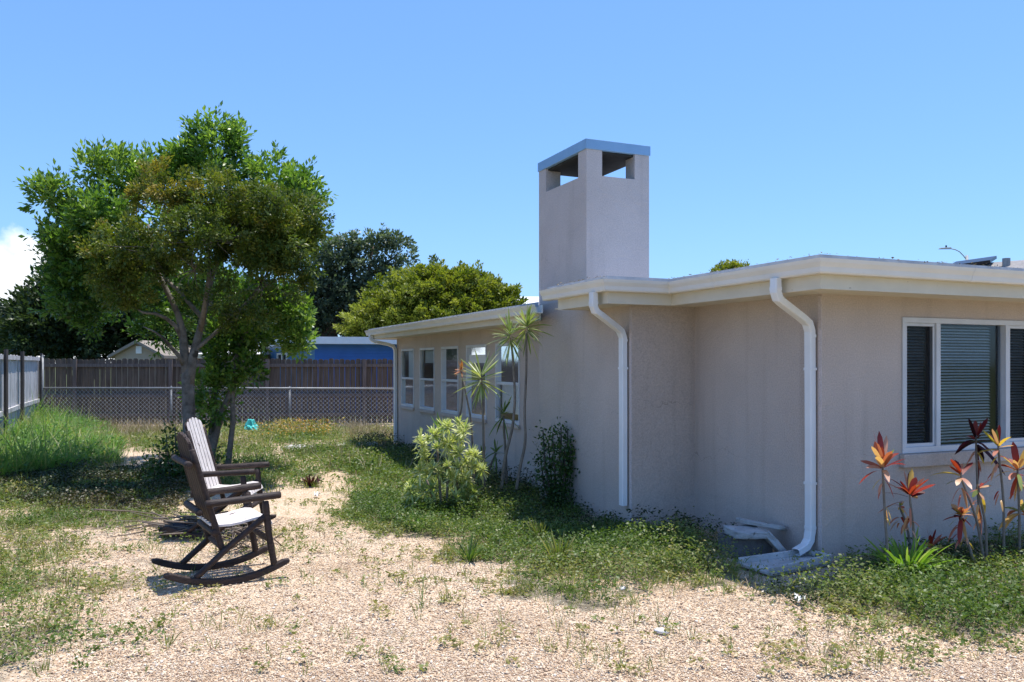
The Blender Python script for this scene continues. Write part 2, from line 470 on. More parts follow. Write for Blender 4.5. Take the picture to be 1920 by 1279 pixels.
M['darkglass'] = surf('dark_window_glass', (.03, .035, .04), (.05, .055, .06), rough=.1, spec=.5)
M['lamp_metal'] = surf('lamp_grey_metal', (.30, .31, .32), (.38, .39, .40), rough=.5)
M['panel'] = surf('black_panel', (.012, .012, .014), (.02, .02, .024), rough=.3)
M['stick'] = surf('dead_stick_bark', (.10, .075, .055), (.26, .21, .165), scale=10, rough=.95)
M['teal'] = surf('teal_plastic', (.05, .42, .38), (.10, .55, .50), scale=6, rough=.4)
M['stone'] = surf('white_stone', (.55, .53, .5), (.72, .70, .67), scale=20, rough=.9, bump=.6, bscale=60)
M['chalk'] = surf('pale_sand', (.46, .43, .40), (.62, .59, .55), scale=16, rough=1, bump=.6, bscale=50)

def siding(name, c, period=.11):
    m, n, l, out = new_mat(name)
    p = n.new('ShaderNodeBsdfPrincipled'); l.new(p.outputs[0], out.inputs[0]); p.inputs['Roughness'].default_value = .6
    t = n.new('ShaderNodeTexCoord')
    wv = n.new('ShaderNodeTexWave'); wv.bands_direction = 'Z'; wv.wave_profile = 'SAW'; wv.inputs['Scale'].default_value = 1 / period / 3.14159 * 1.57 / 1.57 * .318 * 3.14159
    l.new(t.outputs['Object'], wv.inputs['Vector'])
    b = n.new('ShaderNodeBump'); b.inputs['Strength'].default_value = .8; b.inputs['Distance'].default_value = .02
    l.new(wv.outputs['Fac'], b.inputs['Height']); l.new(b.outputs[0], p.inputs['Normal'])
    no = n.new('ShaderNodeTexNoise'); no.inputs['Scale'].default_value = 2; l.new(t.outputs['Object'], no.inputs['Vector'])
    r = ramp(n, [(.3, tuple(x * .9 for x in c)), (.7, tuple(x * 1.08 for x in c))]); l.new(no.outputs[0], r.inputs[0])
    l.new(r.outputs[0], p.inputs['Base Color'])
    return m
M['blue'] = siding('deep_blue_siding', (.022, .12, .42))
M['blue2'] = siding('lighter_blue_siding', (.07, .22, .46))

def screen_mat():
    m, n, l, out = new_mat('insect_screen')
    d = n.new('ShaderNodeBsdfDiffuse'); d.inputs[0].default_value = (.02, .02, .022, 1)
    t = n.new('ShaderNodeBsdfTransparent'); mx = n.new('ShaderNodeMixShader'); mx.inputs[0].default_value = .55
    l.new(t.outputs[0], mx.inputs[1]); l.new(d.outputs[0], mx.inputs[2]); l.new(mx.outputs[0], out.inputs[0])
    return m
M['screen'] = screen_mat()

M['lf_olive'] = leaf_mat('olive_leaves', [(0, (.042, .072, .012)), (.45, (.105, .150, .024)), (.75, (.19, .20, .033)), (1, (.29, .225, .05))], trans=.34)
M['lf_green'] = leaf_mat('bright_green_leaves', [(0, (.040, .095, .020)), (.5, (.135, .245, .042)), (1, (.29, .40, .09))], trans=.4, rough=.35, spec=.5)
M['lf_dark'] = leaf_mat('dark_oak_leaves', [(0, (.024, .042, .018)), (.6, (.065, .10, .038)), (1, (.14, .185, .075))], trans=.26)
M['lf_shade'] = leaf_mat('shade_toned_weed_leaves', [(0, (.012, .026, .008)), (.5, (.03, .055, .014)), (.8, (.055, .05, .022)), (1, (.10, .075, .04))], trans=.2)  # dead brown growth, and greens darkened to stand in for wall shade
M['lf_oak'] = leaf_mat('grey_green_oak_leaves', [(0, (.045, .068, .042)), (.6, (.10, .14, .085)), (1, (.19, .23, .15))], trans=.28)
M['lf_yellow'] = leaf_mat('yellow_green_leaves', [(0, (.085, .12, .014)), (.5, (.20, .23, .03)), (1, (.31, .31, .055))], trans=.38)
M['lf_far'] = leaf_mat('soft_green_leaves', [(0, (.04, .07, .03)), (1, (.10, .15, .06))], trans=.25)
M['lf_weed'] = leaf_mat('weed_leaves', [(0, (.045, .085, .018)), (.4, (.10, .165, .035)), (.7, (.19, .23, .07)), (1, (.33, .29, .13))], trans=.4)
M['lf_grass'] = leaf_mat('grass_blades', [(0, (.045, .10, .018)), (.5, (.11, .18, .035)), (.8, (.21, .23, .07)), (1, (.36, .31, .15))], trans=.35)
M['lf_tall'] = leaf_mat('tall_grass_blades', [(0, (.06, .15, .035)), (.5, (.15, .28, .075)), (.85, (.26, .38, .13)), (1, (.42, .40, .20))], trans=.45)
M['lf_dry'] = leaf_mat('dry_stalks', [(0, (.09, .065, .045)), (.6, (.22, .17, .11)), (1, (.40, .33, .22))], trans=.2)
M['lf_varieg'] = leaf_mat('variegated_leaves', [(0, (.10, .19, .035)), (.35, (.28, .36, .10)), (.7, (.52, .55, .24)), (1, (.72, .70, .42))], trans=.35, rough=.4)
M['lf_drac'] = leaf_mat('striped_strap_leaves', [(0, (.09, .15, .035)), (.5, (.24, .31, .10)), (1, (.46, .47, .24))], trans=.3, rough=.4)
M['lf_orange'] = leaf_mat('orange_strap_leaves', [(0, (.30, .10, .04)), (1, (.50, .22, .09))], trans=.3)
M['lf_shrub'] = leaf_mat('dark_shrub_leaves', [(0, (.025, .065, .016)), (.6, (.06, .125, .028)), (1, (.13, .21, .06))], trans=.35, rough=.35, spec=.5)
M['lf_cord'] = leaf_mat('red_cordyline_leaves', [(0, (.035, .008, .014)), (.3, (.13, .012, .022)), (.55, (.40, .05, .03)), (.75, (.62, .33, .25)), (.9, (.66, .44, .07)), (1, (.24, .30, .09))], trans=.4, rough=.4)
M['lf_lime'] = leaf_mat('lime_grass_blades', [(0, (.09, .2, .02)), (.6, (.2, .34, .05)), (1, (.45, .5, .2))], trans=.4)
M['lf_flower'] = leaf_mat('orange_yellow_weeds', [(0, (.10, .17, .03)), (.5, (.36, .26, .05)), (1, (.58, .27, .05))], trans=.3)
M['lf_maroon'] = leaf_mat('maroon_leaves', [(0, (.03, .012, .014)), (1, (.14, .05, .05))], trans=.25)

def gravel_mat(name, dark=1.0):
    """pinkish shell gravel, blended with soil where the 'soil' vertex layer says plants root"""
    m, n, l, out = new_mat(name)
    p = n.new('ShaderNodeBsdfPrincipled'); l.new(p.outputs[0], out.inputs[0])
    p.inputs['Roughness'].default_value = .95; p.inputs['Specular IOR Level'].default_value = .15
    t = n.new('ShaderNodeTexCoord'); v = t.outputs['Object']
    vo = n.new('ShaderNodeTexVoronoi'); vo.inputs['Scale'].default_value = 88; vo.inputs['Randomness'].default_value = 1
    l.new(v, vo.inputs['Vector'])
    sp = n.new('ShaderNodeSeparateColor'); l.new(vo.outputs['Color'], sp.inputs[0])
    r = ramp(n, [(0, (.25, .16, .10)), (.10, (.44, .30, .19)), (.45, (.57, .415, .275)), (.75, (.63, .50, .36)), (1, (.72, .63, .50))])
    l.new(sp.outputs[0], r.inputs[0])
    nl = n.new('ShaderNodeTexNoise'); nl.inputs['Scale'].default_value = 1.1; nl.inputs['Detail'].default_value = 6; nl.inputs['Roughness'].default_value = .65
    l.new(v, nl.inputs['Vector'])
    rl = ramp(n, [(.28, (.66, .62, .58)), (.45, (.97, .96, .94)), (.55, (1, 1, 1)), (.74, (.90, .93, .95))]); l.new(nl.outputs[0], rl.inputs[0])
    mu = n.new('ShaderNodeMix'); mu.data_type = 'RGBA'; mu.blend_type = 'MULTIPLY'; mu.inputs['Factor'].default_value = 1
    l.new(r.outputs[0], mu.inputs['A']); l.new(rl.outputs[0], mu.inputs['B'])
    # soil
    ns = n.new('ShaderNodeTexNoise'); ns.inputs['Scale'].default_value = 22; ns.inputs['Detail'].default_value = 8
    l.new(v, ns.inputs['Vector'])
    rs = ramp(n, [(.3, (.09, .075, .05)), (.5, (.20, .165, .115)), (.72, (.36, .31, .23))]); l.new(ns.outputs[0], rs.inputs[0])
    at = n.new('ShaderNodeAttribute'); at.attribute_name = 'soil'
    nb = n.new('ShaderNodeTexNoise'); nb.inputs['Scale'].default_value = 9; nb.inputs['Detail'].default_value = 8; l.new(v, nb.inputs['Vector'])
    ad = n.new('ShaderNodeMath'); ad.operation = 'ADD'; l.new(at.outputs['Fac'], ad.inputs[0]); l.new(nb.outputs[0], ad.inputs[1])
    mr = n.new('ShaderNodeMapRange'); mr.inputs['From Min'].default_value = .85; mr.inputs['From Max'].default_value = 1.2
    l.new(ad.outputs[0], mr.inputs['Value'])
    mx = n.new('ShaderNodeMix'); mx.data_type = 'RGBA'; l.new(mr.outputs[0], mx.inputs['Factor'])
    l.new(mu.outputs['Result'], mx.inputs['A']); l.new(rs.outputs[0], mx.inputs['B'])
    l.new(mx.outputs['Result'], p.inputs['Base Color'])
    b = n.new('ShaderNodeBump'); b.inputs['Strength'].default_value = .9; b.inputs['Distance'].default_value = .009; b.invert = True
    l.new(vo.outputs['Distance'], b.inputs['Height']); l.new(b.outputs[0], p.inputs['Normal'])
    return m
M['gravel'] = gravel_mat('shell_gravel')
M['lawn'] = surf('far_lawn', (.05, .075, .025), (.14, .15, .06), scale=2.5, rough=1, bump=.4, bscale=20)

def pebble_mat():
    m, n, l, out = new_mat('loose_pebbles')
    p = n.new('ShaderNodeBsdfPrincipled'); l.new(p.outputs[0], out.inputs[0]); p.inputs['Roughness'].default_value = .9
    p.inputs['Specular IOR Level'].default_value = .2
    a = n.new('ShaderNodeAttribute'); a.attribute_name = 'tint'
    r = ramp(n, [(0, (.24, .15, .10)), (.12, (.43, .29, .19)), (.5, (.57, .415, .28)), (.8, (.65, .52, .38)), (1, (.78, .70, .60))])
    l.new(a.outputs['Fac'], r.inputs[0]); l.new(r.outputs[0], p.inputs['Base Color'])
    return m
M['pebble'] = pebble_mat()
# ------------------------------------------------------------------ frame of the near house
C0 = Vector((2.50, 6.67, 0))
VX = Vector((.9163, .4004, 0)); UY = Vector((-.4004, .9163, 0))
YAW = math.atan2(VX.y, VX.x)
def H(x, y, z=0): return C0 + VX * x + UY * y + Vector((0, 0, z))
def to_local(x, y):
    dx, dy = x - C0.x, y - C0.y
    return dx * VX.x + dy * VX.y, dx * UY.x + dy * UY.y

# ------------------------------------------------------------------ plant density over the ground (by place on the ground)
BED = [(560,850),(640,835),(745,838),(860,880),(1000,905),(1180,950),(1310,985),(1400,1050),(1540,1050),(1690,1030),(1920,1000),(2200,980),(2200,1260),
       (1920,1215),(1800,1200),(1690,1165),(1560,1140),(1400,1112),(1300,1085),(1240,1085),(1160,1135),(1050,1135),(960,1078),(900,1052),(830,1022),(740,1002),(670,965),(655,930),(700,905),(640,885),(570,862)]
LEFT = [(-400,890),(0,880),(200,868),(330,890),(320,955),(250,985),(150,1000),(120,1040),(60,1110),(40,1190),(70,1279),(60,1500),(-600,1500)]
BACK = [(-200,830),(230,800),(560,780),(745,800),(760,850),(640,840),(560,870),(600,895),(560,925),(480,930),(300,900),(240,905),(0,900),(-300,900)]
PATH = [(225,835),(300,845),(310,885),(220,890),(190,868)]
PATH2 = [(500,836),(600,830),(612,842),(520,850)]
TALL = [(-120,745),(60,742),(150,770),(215,800),(235,845),(215,880),(0,890),(-300,880)]
def density(x, y, soft=.13):
    jx = (vnoise(x, y, 2.3, 71) - .5) * .5 + (vnoise(x, y, 6.5, 72) - .5) * .28; jy = (vnoise(x, y, 2.3, 73) - .5) * .6 + (vnoise(x, y, 6.5, 74) - .5) * .34
    if soft: jx = jx + rng.normal(0, soft, x.shape) * np.where(rng.random(x.shape) < .5, 1.7, .5); jy = jy + rng.normal(0, soft * 1.2, x.shape)
    px, py = to_px(x + jx, np.maximum(y + jy, .5))
    d = np.full(x.shape, .06)
    d = np.where(pip(BACK, px, py), .62, d)
    d = np.where(py < 800, .6, d)
    d = np.where(pip(LEFT, px, py), .55, d)
    d = np.where(pip(BED, px, py), .95, d)
    # thin fringe left of the chairs and along the path
    d = np.where((px < 330) & (py > 960) & (d < .2), np.clip(.30 - (px - 60) / 1100, .05, .3), d)
    d = np.where((px > 300) & (px < 700) & (py > 900) & (py < 1010) & (d < .2), .12, d)
    d = np.where((px > 1500) & (py > 1140) & (d < .2), .16, d)
    d = np.where(pip(PATH, px, py), .06, d)
    d = np.where(pip(PATH2, px, py), .06, d)
    n = vnoise(x, y, 1.7, 3) * .5 + vnoise(x, y, 4.3, 4) * .3 + vnoise(x, y, 9.1, 5) * .2
    inb = d > .9
    d = np.where(inb, d * np.clip(.10 + 2.0 * n, .08, 1.15), d)
    d = np.where((d > .2) & ~inb, d * np.clip(-.15 + 2.1 * n, .04, 1.1), np.where(inb, d, d * np.clip((n - .42) * 7, .05, 2.6)))
    lx, ly = to_local(x, y)
    d = np.where((lx > -.85) & (lx < .06) & (ly > -.52) & (ly < .66), d * .10, d)
    inside = ((lx > -.02) & (ly > -.02) & (ly < 10.75)) | ((lx > -.74) & (ly > 1.68) & (ly < 3.8)) | ((lx > -.54) & (ly > 3.7) & (ly < 10.75))
    return np.where(inside, 0, d)

# ------------------------------------------------------------------ ground
def ground():
    xs = np.concatenate([np.arange(-14, 10.01, .08)]); ys = np.arange(1.0, 24.01, .08)
    X, Y = np.meshgrid(xs, ys); nx, ny = len(xs), len(ys)
    Z = (vnoise(X, Y, 1.3, 21) - .5) * .035 + (vnoise(X, Y, 5, 22) - .5) * .016
    lx, ly = to_local(X, Y)
    fade = np.minimum.reduce([np.clip((X + 14) / 2, 0, 1), np.clip((10 - X) / 2, 0, 1), np.clip((24 - Y) / 2, 0, 1)])
    Z = Z * fade + .004
    V = np.stack([X, Y, Z], -1).reshape(-1, 3)
    i = np.arange(nx * ny).reshape(ny, nx)
    Q = np.stack([i[:-1, :-1], i[:-1, 1:], i[1:, 1:], i[1:, :-1]], -1).reshape(-1, 4)
    me = np_mesh('yard_ground', V, quads=Q)
    s = np.clip(density(V[:, 0], V[:, 1], 0) * .75 + .42 * np.clip((vnoise(V[:, 0], V[:, 1], 1.05, 14) * .6 + vnoise(V[:, 0], V[:, 1], 2.9, 15) * .4 - .50) * 4, 0, 1) + (vnoise(V[:, 0], V[:, 1], 3.1, 9) - .5) * .1, 0, 1)
    at = me.attributes.new('soil', 'FLOAT', 'POINT'); at.data.foreach_set('value', s.astype(np.float32))
    me.polygons.foreach_set('use_smooth', [True] * len(me.polygons))
    o = link('yard_ground', me, M['gravel']); tag(o, 'pinkish shell gravel yard with bare soil under the weeds', 'ground', kind='structure')
    m = MB(); m.quad((-900, -300, -.02), (900, -300, -.02), (900, 1500, -.02), (-900, 1500, -.02))
    o = m.build('ground', M['lawn']); tag(o, 'flat grassy land around the yard', 'ground', kind='structure')
ground()

def scatter(x0, x1, y0, y1, n, fn):
    x = rng.uniform(x0, x1, n); y = rng.uniform(y0, y1, n)
    d = fn(x, y)
    k = rng.random(n) < d
    return np.stack([x[k], y[k], np.full(k.sum(), .004)], -1)

def pebbles():
    n = 190000
    y = 3.7 + (8.6 - 3.7) * rng.random(n) ** 1.5; x = rng.uniform(-1, 1, n) * (y * .66) 
    d = density(x, y); k = rng.random(n) > d * 1.3
    lx, ly = to_local(x, y); k &= ~((lx > -.02) & (ly > -.02))
    x, y = x[k], y[k]; n = len(x)
    s = rng.uniform(.0028, .0065, n) * (1 + (rng.random(n) < .04) * 1.2)
    o = np.array([[1,0,0],[0,1,0],[-1,0,0],[0,-1,0],[0,0,.6],[0,0,-.6]], float)
    a = rng.uniform(0, 6.28, n); c, sn = np.cos(a), np.sin(a)
    st = np.stack([rng.uniform(.7, 1.35, n), rng.uniform(.6, 1.0, n), rng.uniform(.6, 1.2, n)], -1)
    p = o[None] * st[:, None] * s[:, None, None]
    p += rng.normal(size=p.shape) * (s * .16)[:, None, None]
    q = np.stack([p[..., 0]*c[:, None] - p[..., 1]*sn[:, None], p[..., 0]*sn[:, None] + p[..., 1]*c[:, None], p[..., 2]], -1)
    q += np.stack([x, y, .006 + s * .2 + (vnoise(x, y, 1.3, 21) - .5) * .035 + (vnoise(x, y, 5, 22) - .5) * .016], -1)[:, None]
    f = np.array([[0,1,4],[1,2,4],[2,3,4],[3,0,4],[1,0,5],[2,1,5],[3,2,5],[0,3,5]])
    T = (f[None] + (np.arange(n) * 6)[:, None, None]).reshape(-1, 3)
    me = np_mesh('loose_gravel', q.reshape(-1, 3), tris=T, attrs={'tint': np.repeat(rng.random(n), 8)})
    o = link('loose_gravel', me, M['pebble']); tag(o, 'loose pinkish pebbles strewn over the yard', 'gravel', kind='stuff')
pebbles()

def broadleaf(L, P, h, r, nleaf, size, tone):
    """low leafy weeds at points P: stems fan out, leaves along them"""
    n = len(P)
    idx = np.repeat(np.arange(n), nleaf)
    m = len(idx)
    hh = h[idx] if hasattr(h, '__len__') else np.full(m, h)
    a = rng.uniform(0, 2 * np.pi, m); rr = r * np.sqrt(rng.random(m)) * (.5 + hh / np.max(hh)); zz = hh * (.12 + .88 * rng.random(m) ** .8)
    pos = P[idx] + np.stack([np.cos(a) * rr, np.sin(a) * rr, zz], -1)
    b = rng.uniform(0, 2 * np.pi, m)
    dirs = np.stack([np.cos(b), np.sin(b), rng.normal(.25, .45, m)], -1)
    L.leaves(pos, dirs, rng.uniform(.6, 1.3, m) * size, .55, np.clip(tone[idx] + rng.normal(0, .14, m), 0, 1))

def ground_cover():
    L = Leaves()
    # nearer, finer clumps
    P = scatter(-6, 6.5, 4.2, 9.8, 36000, lambda x, y: density(x, y) * .85)
    lx, ly = to_local(P[:, 0], P[:, 1])
    wd = np.where(ly > 0, np.where(ly < 1.7, 0, np.where(ly < 3.77, -.728, -.52)) - lx, -ly)
    P = P[(wd > .62) | (rng.random(len(P)) < .25)]
    px, py = to_px(P[:, 0], P[:, 1]); inb = pip(BED, px, py)
    nz = vnoise(P[:, 0], P[:, 1], .9, 31) * .6 + vnoise(P[:, 0], P[:, 1], 2.6, 35) * .4
    h = (.03 + .16 * nz ** 1.4) * rng.uniform(.5, 1.4, len(P))
    h = np.where(inb, h * 1.45, h * .8)
    tone = .22 + .6 * vnoise(P[:, 0], P[:, 1], 1.3, 32) + rng.normal(0, .10, len(P))
    tone = np.where(inb, tone, np.where(px > 330, tone + .30, tone + .08))
    h = np.where(~inb & (px > 330), h * .75, h)
    broadleaf(L, P, h, .065, 17, .028, tone)
    P = scatter(-13, 4, 9.8, 20.5, 36000, lambda x, y: density(x, y) * .62)
    h = .04 + .15 * vnoise(P[:, 0], P[:, 1], .8, 33) * rng.uniform(.5, 1.5, len(P))
    tone = .32 + .55 * vnoise(P[:, 0], P[:, 1], .9, 34) + rng.normal(0, .10, len(P))
    broadleaf(L, P, h, .10, 11, .045, tone)
    o = L.build('weed_ground_cover', M['lf_weed']); tag(o, 'low leafy green weeds spreading over the gravel and along the house', 'weeds', kind='stuff')
    # taller weeds in the strip by the wall, its shade put into their colour
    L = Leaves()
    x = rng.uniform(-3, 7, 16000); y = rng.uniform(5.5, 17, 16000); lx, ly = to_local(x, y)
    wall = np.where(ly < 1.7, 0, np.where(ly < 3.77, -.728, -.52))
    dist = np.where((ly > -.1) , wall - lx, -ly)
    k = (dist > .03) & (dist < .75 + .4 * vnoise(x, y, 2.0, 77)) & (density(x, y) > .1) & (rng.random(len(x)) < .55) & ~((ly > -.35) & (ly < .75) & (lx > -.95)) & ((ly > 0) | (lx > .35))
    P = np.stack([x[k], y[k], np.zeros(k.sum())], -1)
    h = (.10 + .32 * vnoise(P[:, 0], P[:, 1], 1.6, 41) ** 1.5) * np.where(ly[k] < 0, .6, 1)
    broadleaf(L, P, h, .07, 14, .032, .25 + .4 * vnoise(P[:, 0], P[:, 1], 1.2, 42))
    x = rng.uniform(-8, -3.2, 9000); y = rng.uniform(8.3, 13, 9000); px, py = to_px(x, y)  # dead brush, coloured dark to strengthen the tree's shadow band
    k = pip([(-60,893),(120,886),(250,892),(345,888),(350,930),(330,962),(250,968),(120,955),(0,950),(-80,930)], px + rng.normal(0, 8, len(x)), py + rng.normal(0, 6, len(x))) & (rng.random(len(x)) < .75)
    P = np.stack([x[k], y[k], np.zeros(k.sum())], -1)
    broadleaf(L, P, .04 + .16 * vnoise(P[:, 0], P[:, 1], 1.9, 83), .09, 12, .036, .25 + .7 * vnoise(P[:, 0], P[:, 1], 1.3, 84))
    # a low mat coloured dark for the corner's shade, before the splash block and under the front wall
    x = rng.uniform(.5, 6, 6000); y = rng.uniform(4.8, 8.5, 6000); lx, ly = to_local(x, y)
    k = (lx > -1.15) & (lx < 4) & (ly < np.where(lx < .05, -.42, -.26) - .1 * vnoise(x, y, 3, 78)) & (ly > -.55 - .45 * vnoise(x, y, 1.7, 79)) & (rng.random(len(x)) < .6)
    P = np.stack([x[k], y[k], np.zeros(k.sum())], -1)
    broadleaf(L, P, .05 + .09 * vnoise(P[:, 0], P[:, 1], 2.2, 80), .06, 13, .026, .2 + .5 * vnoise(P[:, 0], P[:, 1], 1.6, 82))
    o = L.build('wall_weeds', M['lf_shade']); tag(o, 'taller weeds with shade coloured into their leaves, crowding the foot of the stucco walls', 'weeds', kind='stuff')

def grasses():
    L = Leaves()
    def tufts(P, nb, ln, wd, tone, spread=.5, r=.04):
        idx = np.repeat(np.arange(len(P)), nb); m = len(idx); a = rng.uniform(0, 6.283, m)
        pos = P[idx] + np.stack([np.cos(a) * r * rng.random(m), np.sin(a) * r * rng.random(m), np.zeros(m)], -1)
        d = np.stack([np.cos(a) * spread * rng.random(m) * 1.6, np.sin(a) * spread * rng.random(m) * 1.6, np.ones(m)], -1)
        L.blades(pos, d, rng.uniform(.5, 1.2, m) * (ln[idx] if hasattr(ln, '__len__') else ln), rng.uniform(.7, 1.2, m) * wd, rng.uniform(.1, .55, m), np.clip(tone[idx] + rng.normal(0, .12, m), 0, 1), seg=2)
    P = scatter(-6, 6.5, 4.2, 9.5, 22000, lambda x, y: density(x, y) * .55 + .008)
    tufts(P, 7, .07 + .14 * vnoise(P[:, 0], P[:, 1], 1.2, 57) * vnoise(P[:, 0], P[:, 1], 3.2, 58) * 1.6, .0048, .42 + .5 * vnoise(P[:, 0], P[:, 1], 1.4, 51))
    P = scatter(-6, 6.5, 4.4, 12, 9000, lambda x, y: (density(x, y) > .45) * .10 * (vnoise(x, y, 1.5, 91) > .4))
    lx, ly = to_local(P[:, 0], P[:, 1]); P = P[~((lx > -.95) & (ly > -.75) & (ly < .75))]
    tufts(P, 6, .10 + .20 * rng.random(len(P)) ** 2, .0065, .35 + .6 * rng.random(len(P)), spread=.7, r=.05)
    P = scatter(-13, 4, 9.5, 20.3, 24000, lambda x, y: density(x, y) * .75)
    tufts(P, 8, .14 + .07 * vnoise(P[:, 0], P[:, 1], .9, 55), .010, .35 + .5 * vnoise(P[:, 0], P[:, 1], .8, 52), r=.09)
    o = L.build('short_grass', M['lf_grass']); tag(o, 'short yellow green grass growing through the weeds and gravel', 'grass', kind='stuff')
    # tall lush grass along the left fence
    L = Leaves()
    def tall(x, y):
        px, py = to_px(x, y); return pip([(-500,868),(-200,830),(0,800),(110,790),(190,800),(228,830),(222,866),(120,886),(0,905),(-400,960)], px, py) * np.clip(.35 + vnoise(x, y, 1.3, 61), 0, 1)
    P = scatter(-15, -5.5, 9, 20.5, 26000, lambda x, y: tall(x, y) * .6)
    px, py = to_px(P[:, 0], P[:, 1])
    hh = np.clip(.25 + .75 * (230 - px) / 230, .22, .85) * (.4 + .5 * vnoise(P[:, 0], P[:, 1], .9, 62) + .45 * vnoise(P[:, 0], P[:, 1], 2.7, 64))
    tufts(P, 7, hh * rng.uniform(.45, 1.2, len(P)), .017, .30 + .6 * vnoise(P[:, 0], P[:, 1], 1.1, 63) + rng.normal(0, .1, len(P)), spread=.75, r=.12)
    k = rng.random(len(P)) < .22
    broadleaf(L, P[k], (hh * .7)[k], .14, 10, .06, np.full(k.sum(), .45))
    k = rng.random(len(P)) < .16
    tufts(P[k], 3, (hh * 1.3)[k] + .12, .010, .95 + 0 * hh[k], spread=.5, r=.05)
    o = L.build('tall_grass', M['lf_tall']); tag(o, 'tall lush green grass heaped against the bleached side fence', 'grass', kind='stuff')
    # dry stalks: at the fence foot, behind the front bed and dotted through
    L = Leaves()
    def dry(x, y):
        px, py = to_px(x, y)
        f = pip([(60,780),(330,780),(330,815),(150,830),(60,812)], px, py) * .5
        f = f + pip([(330,786),(745,790),(745,812),(330,815)], px, py) * .10
        f = f + pip([(640,805),(742,800),(742,828),(650,832)], px, py) * .5
        f = f + pip([(1560,1030),(1700,1035),(1650,1110),(1500,1110)], px, py) * .16
        f = f + pip([(1180,1000),(1320,1010),(1400,1080),(1280,1085)], px, py) * .10
        f = f + pip([(-200,760),(200,790),(230,860),(0,900)], px, py) * .10
        f = f + pip([(0,1000),(150,1010),(120,1279),(0,1279)], px, py) * .09
        f = f + pip([(30,880),(330,890),(330,975),(60,990)], px, py) * .10
        return np.minimum(f, .6) + density(x, y) * .16 * (vnoise(x, y, 1.9, 81) > .42) + .006
    P = scatter(-14, 6.5, 4.3, 20.6, 40000, dry)
    lx, ly = to_local(P[:, 0], P[:, 1]); P = P[~((lx > -.05) & (ly > -.05))]
    far = P[:, 1] > 12
    tufts(P, 6, np.where(far, .45, np.where(density(P[:, 0], P[:, 1]) > .2, .17, .10)), .006, .45 + .5 * rng.random(len(P)), spread=.6, r=.08)
    o = L.build('dry_stalks', M['lf_dry']); tag(o, 'dry tan stalks and dead weeds by the fence and walls', 'dead weeds', kind='stuff')
ground_cover(); grasses()

# ------------------------------------------------------------------ the stucco house
house = empty('stucco_house', C0, YAW, 'single storey beige stucco house with tall chimney, white gutters and low roof', 'house')
HR = 6.0
def wall_cells(m, p0, p1, z0, z1, openings, depth):
    """outer wall face from p0 to p1 (outward = left of travel) with real openings and reveals"""
    p0 = Vector((*p0, 0)); p1 = Vector((*p1, 0)); L = (p1 - p0).length; d = (p1 - p0) / L
    inn = Vector((d.y, -d.x, 0))
    P = lambda s, z, k=0: p0 + d * s + inn * (k * depth) + Vector((0, 0, z))
    ss = sorted({0, L} | {a for o in openings for a in o[:2]}); zs = sorted({z0, z1} | {a for o in openings for a in o[2:]})
    for i in range(len(ss) - 1):
        for j in range(len(zs) - 1):
            sm, zm = (ss[i] + ss[i+1]) / 2, (zs[j] + zs[j+1]) / 2
            if any(a < sm < b and c < zm < e for a, b, c, e in openings): continue
            m.quad(P(ss[i], zs[j]), P(ss[i+1], zs[j]), P(ss[i+1], zs[j+1]), P(ss[i], zs[j+1]))
    for a, b, c, e in openings:
        m.quad(P(a, c), P(a, e), P(a, e, 1), P(a, c, 1)); m.quad(P(b, c), P(b, e), P(b, e, 1), P(b, c, 1))
        m.quad(P(a, c), P(b, c), P(b, c, 1), P(a, c, 1)); m.quad(P(a, e), P(b, e), P(b, e, 1), P(a, e, 1))

FW = (.885, 2.64, .84, 2.0)                       # the wide front window: x0, x1, z0, z1
WW = [(10.72 - b, 10.72 - a) for a, b in ((.337,1.169),(1.54,2.372),(2.736,3.568),(3.925,4.757),(5.10,5.93))]
m = MB()
ZT = 2.20
wall_cells(m, (HR, 0), (0, 0), 0, ZT, [(HR - FW[1], HR - FW[0], FW[2], FW[3])], .12)
wall_cells(m, (0, 0), (0, 1.70), 0, ZT, [], .1)
wall_cells(m, (0, 1.70), (-.728, 1.70), 0, ZT, [], .1)
wall_cells(m, (-.728, 1.70), (-.728, 3.77), 0, 2.37, [], .1)
wall_cells(m, (-.728, 3.77), (-.52, 3.77), 0, 2.37, [], .1)
wall_cells(m, (-.52, 3.765), (-.52, 10.72), 0, ZT, [(a - 3.765, b - 3.765, .80, 1.89) for a, b in WW], .09)
wall_cells(m, (-.52, 10.72), (HR, 10.72), 0, ZT, [], .1)
wall_cells(m, (HR, 10.72), (HR, 0), 0, ZT, [], .1)
m.build('wall', M['stucco'], house)
# thin corner bead strips in the paler stucco beside the downspouts
for q in ((-.006, .0, .0, .035), (-.735, 1.70, -.7285, 1.74)):
    m = MB(); m.box((q[0], q[1], .05), (q[2], q[3], 2.15)); m.build('corner_strip', M['stucco_chimney'], house)

# chimney
ch = MB()
cx0, cx1, cy0, cy1 = -.731, .05, 2.60, 3.77
t = .20
ch.box((cx0, cy0, 2.30), (cx1, cy1, 3.612))
for (a, b) in ((cx0, cx0 + t - .01), (cx1 - t + .015, cx1)):
    for (c, d) in ((cy0, cy0 + t - .015), (cy1 - t + .01, cy1)):
        ch.box((a, c, 3.612), (b, d, 3.884))
chim = ch.build('chimney', M['stucco_chimney'], house)
cm = MB(); cm.box((cx0 - .012, cy0 - .012, 3.885), (cx1 + .012, cy1 + .012, 3.992))
cm.build('chimney_cap', M['cap'], chim, bevel=.004)
cm = MB(); cm.box((cx0 + .03, cy0 + .03, 3.862), (cx1 - .03, cy1 - .03, 3.8845))
cm.box((cx0 + t, cy0 + t, 3.60), (cx1 - t, cy1 - t, 3.622))
cm.build('flue_lining', M['soot_backing'], chim)

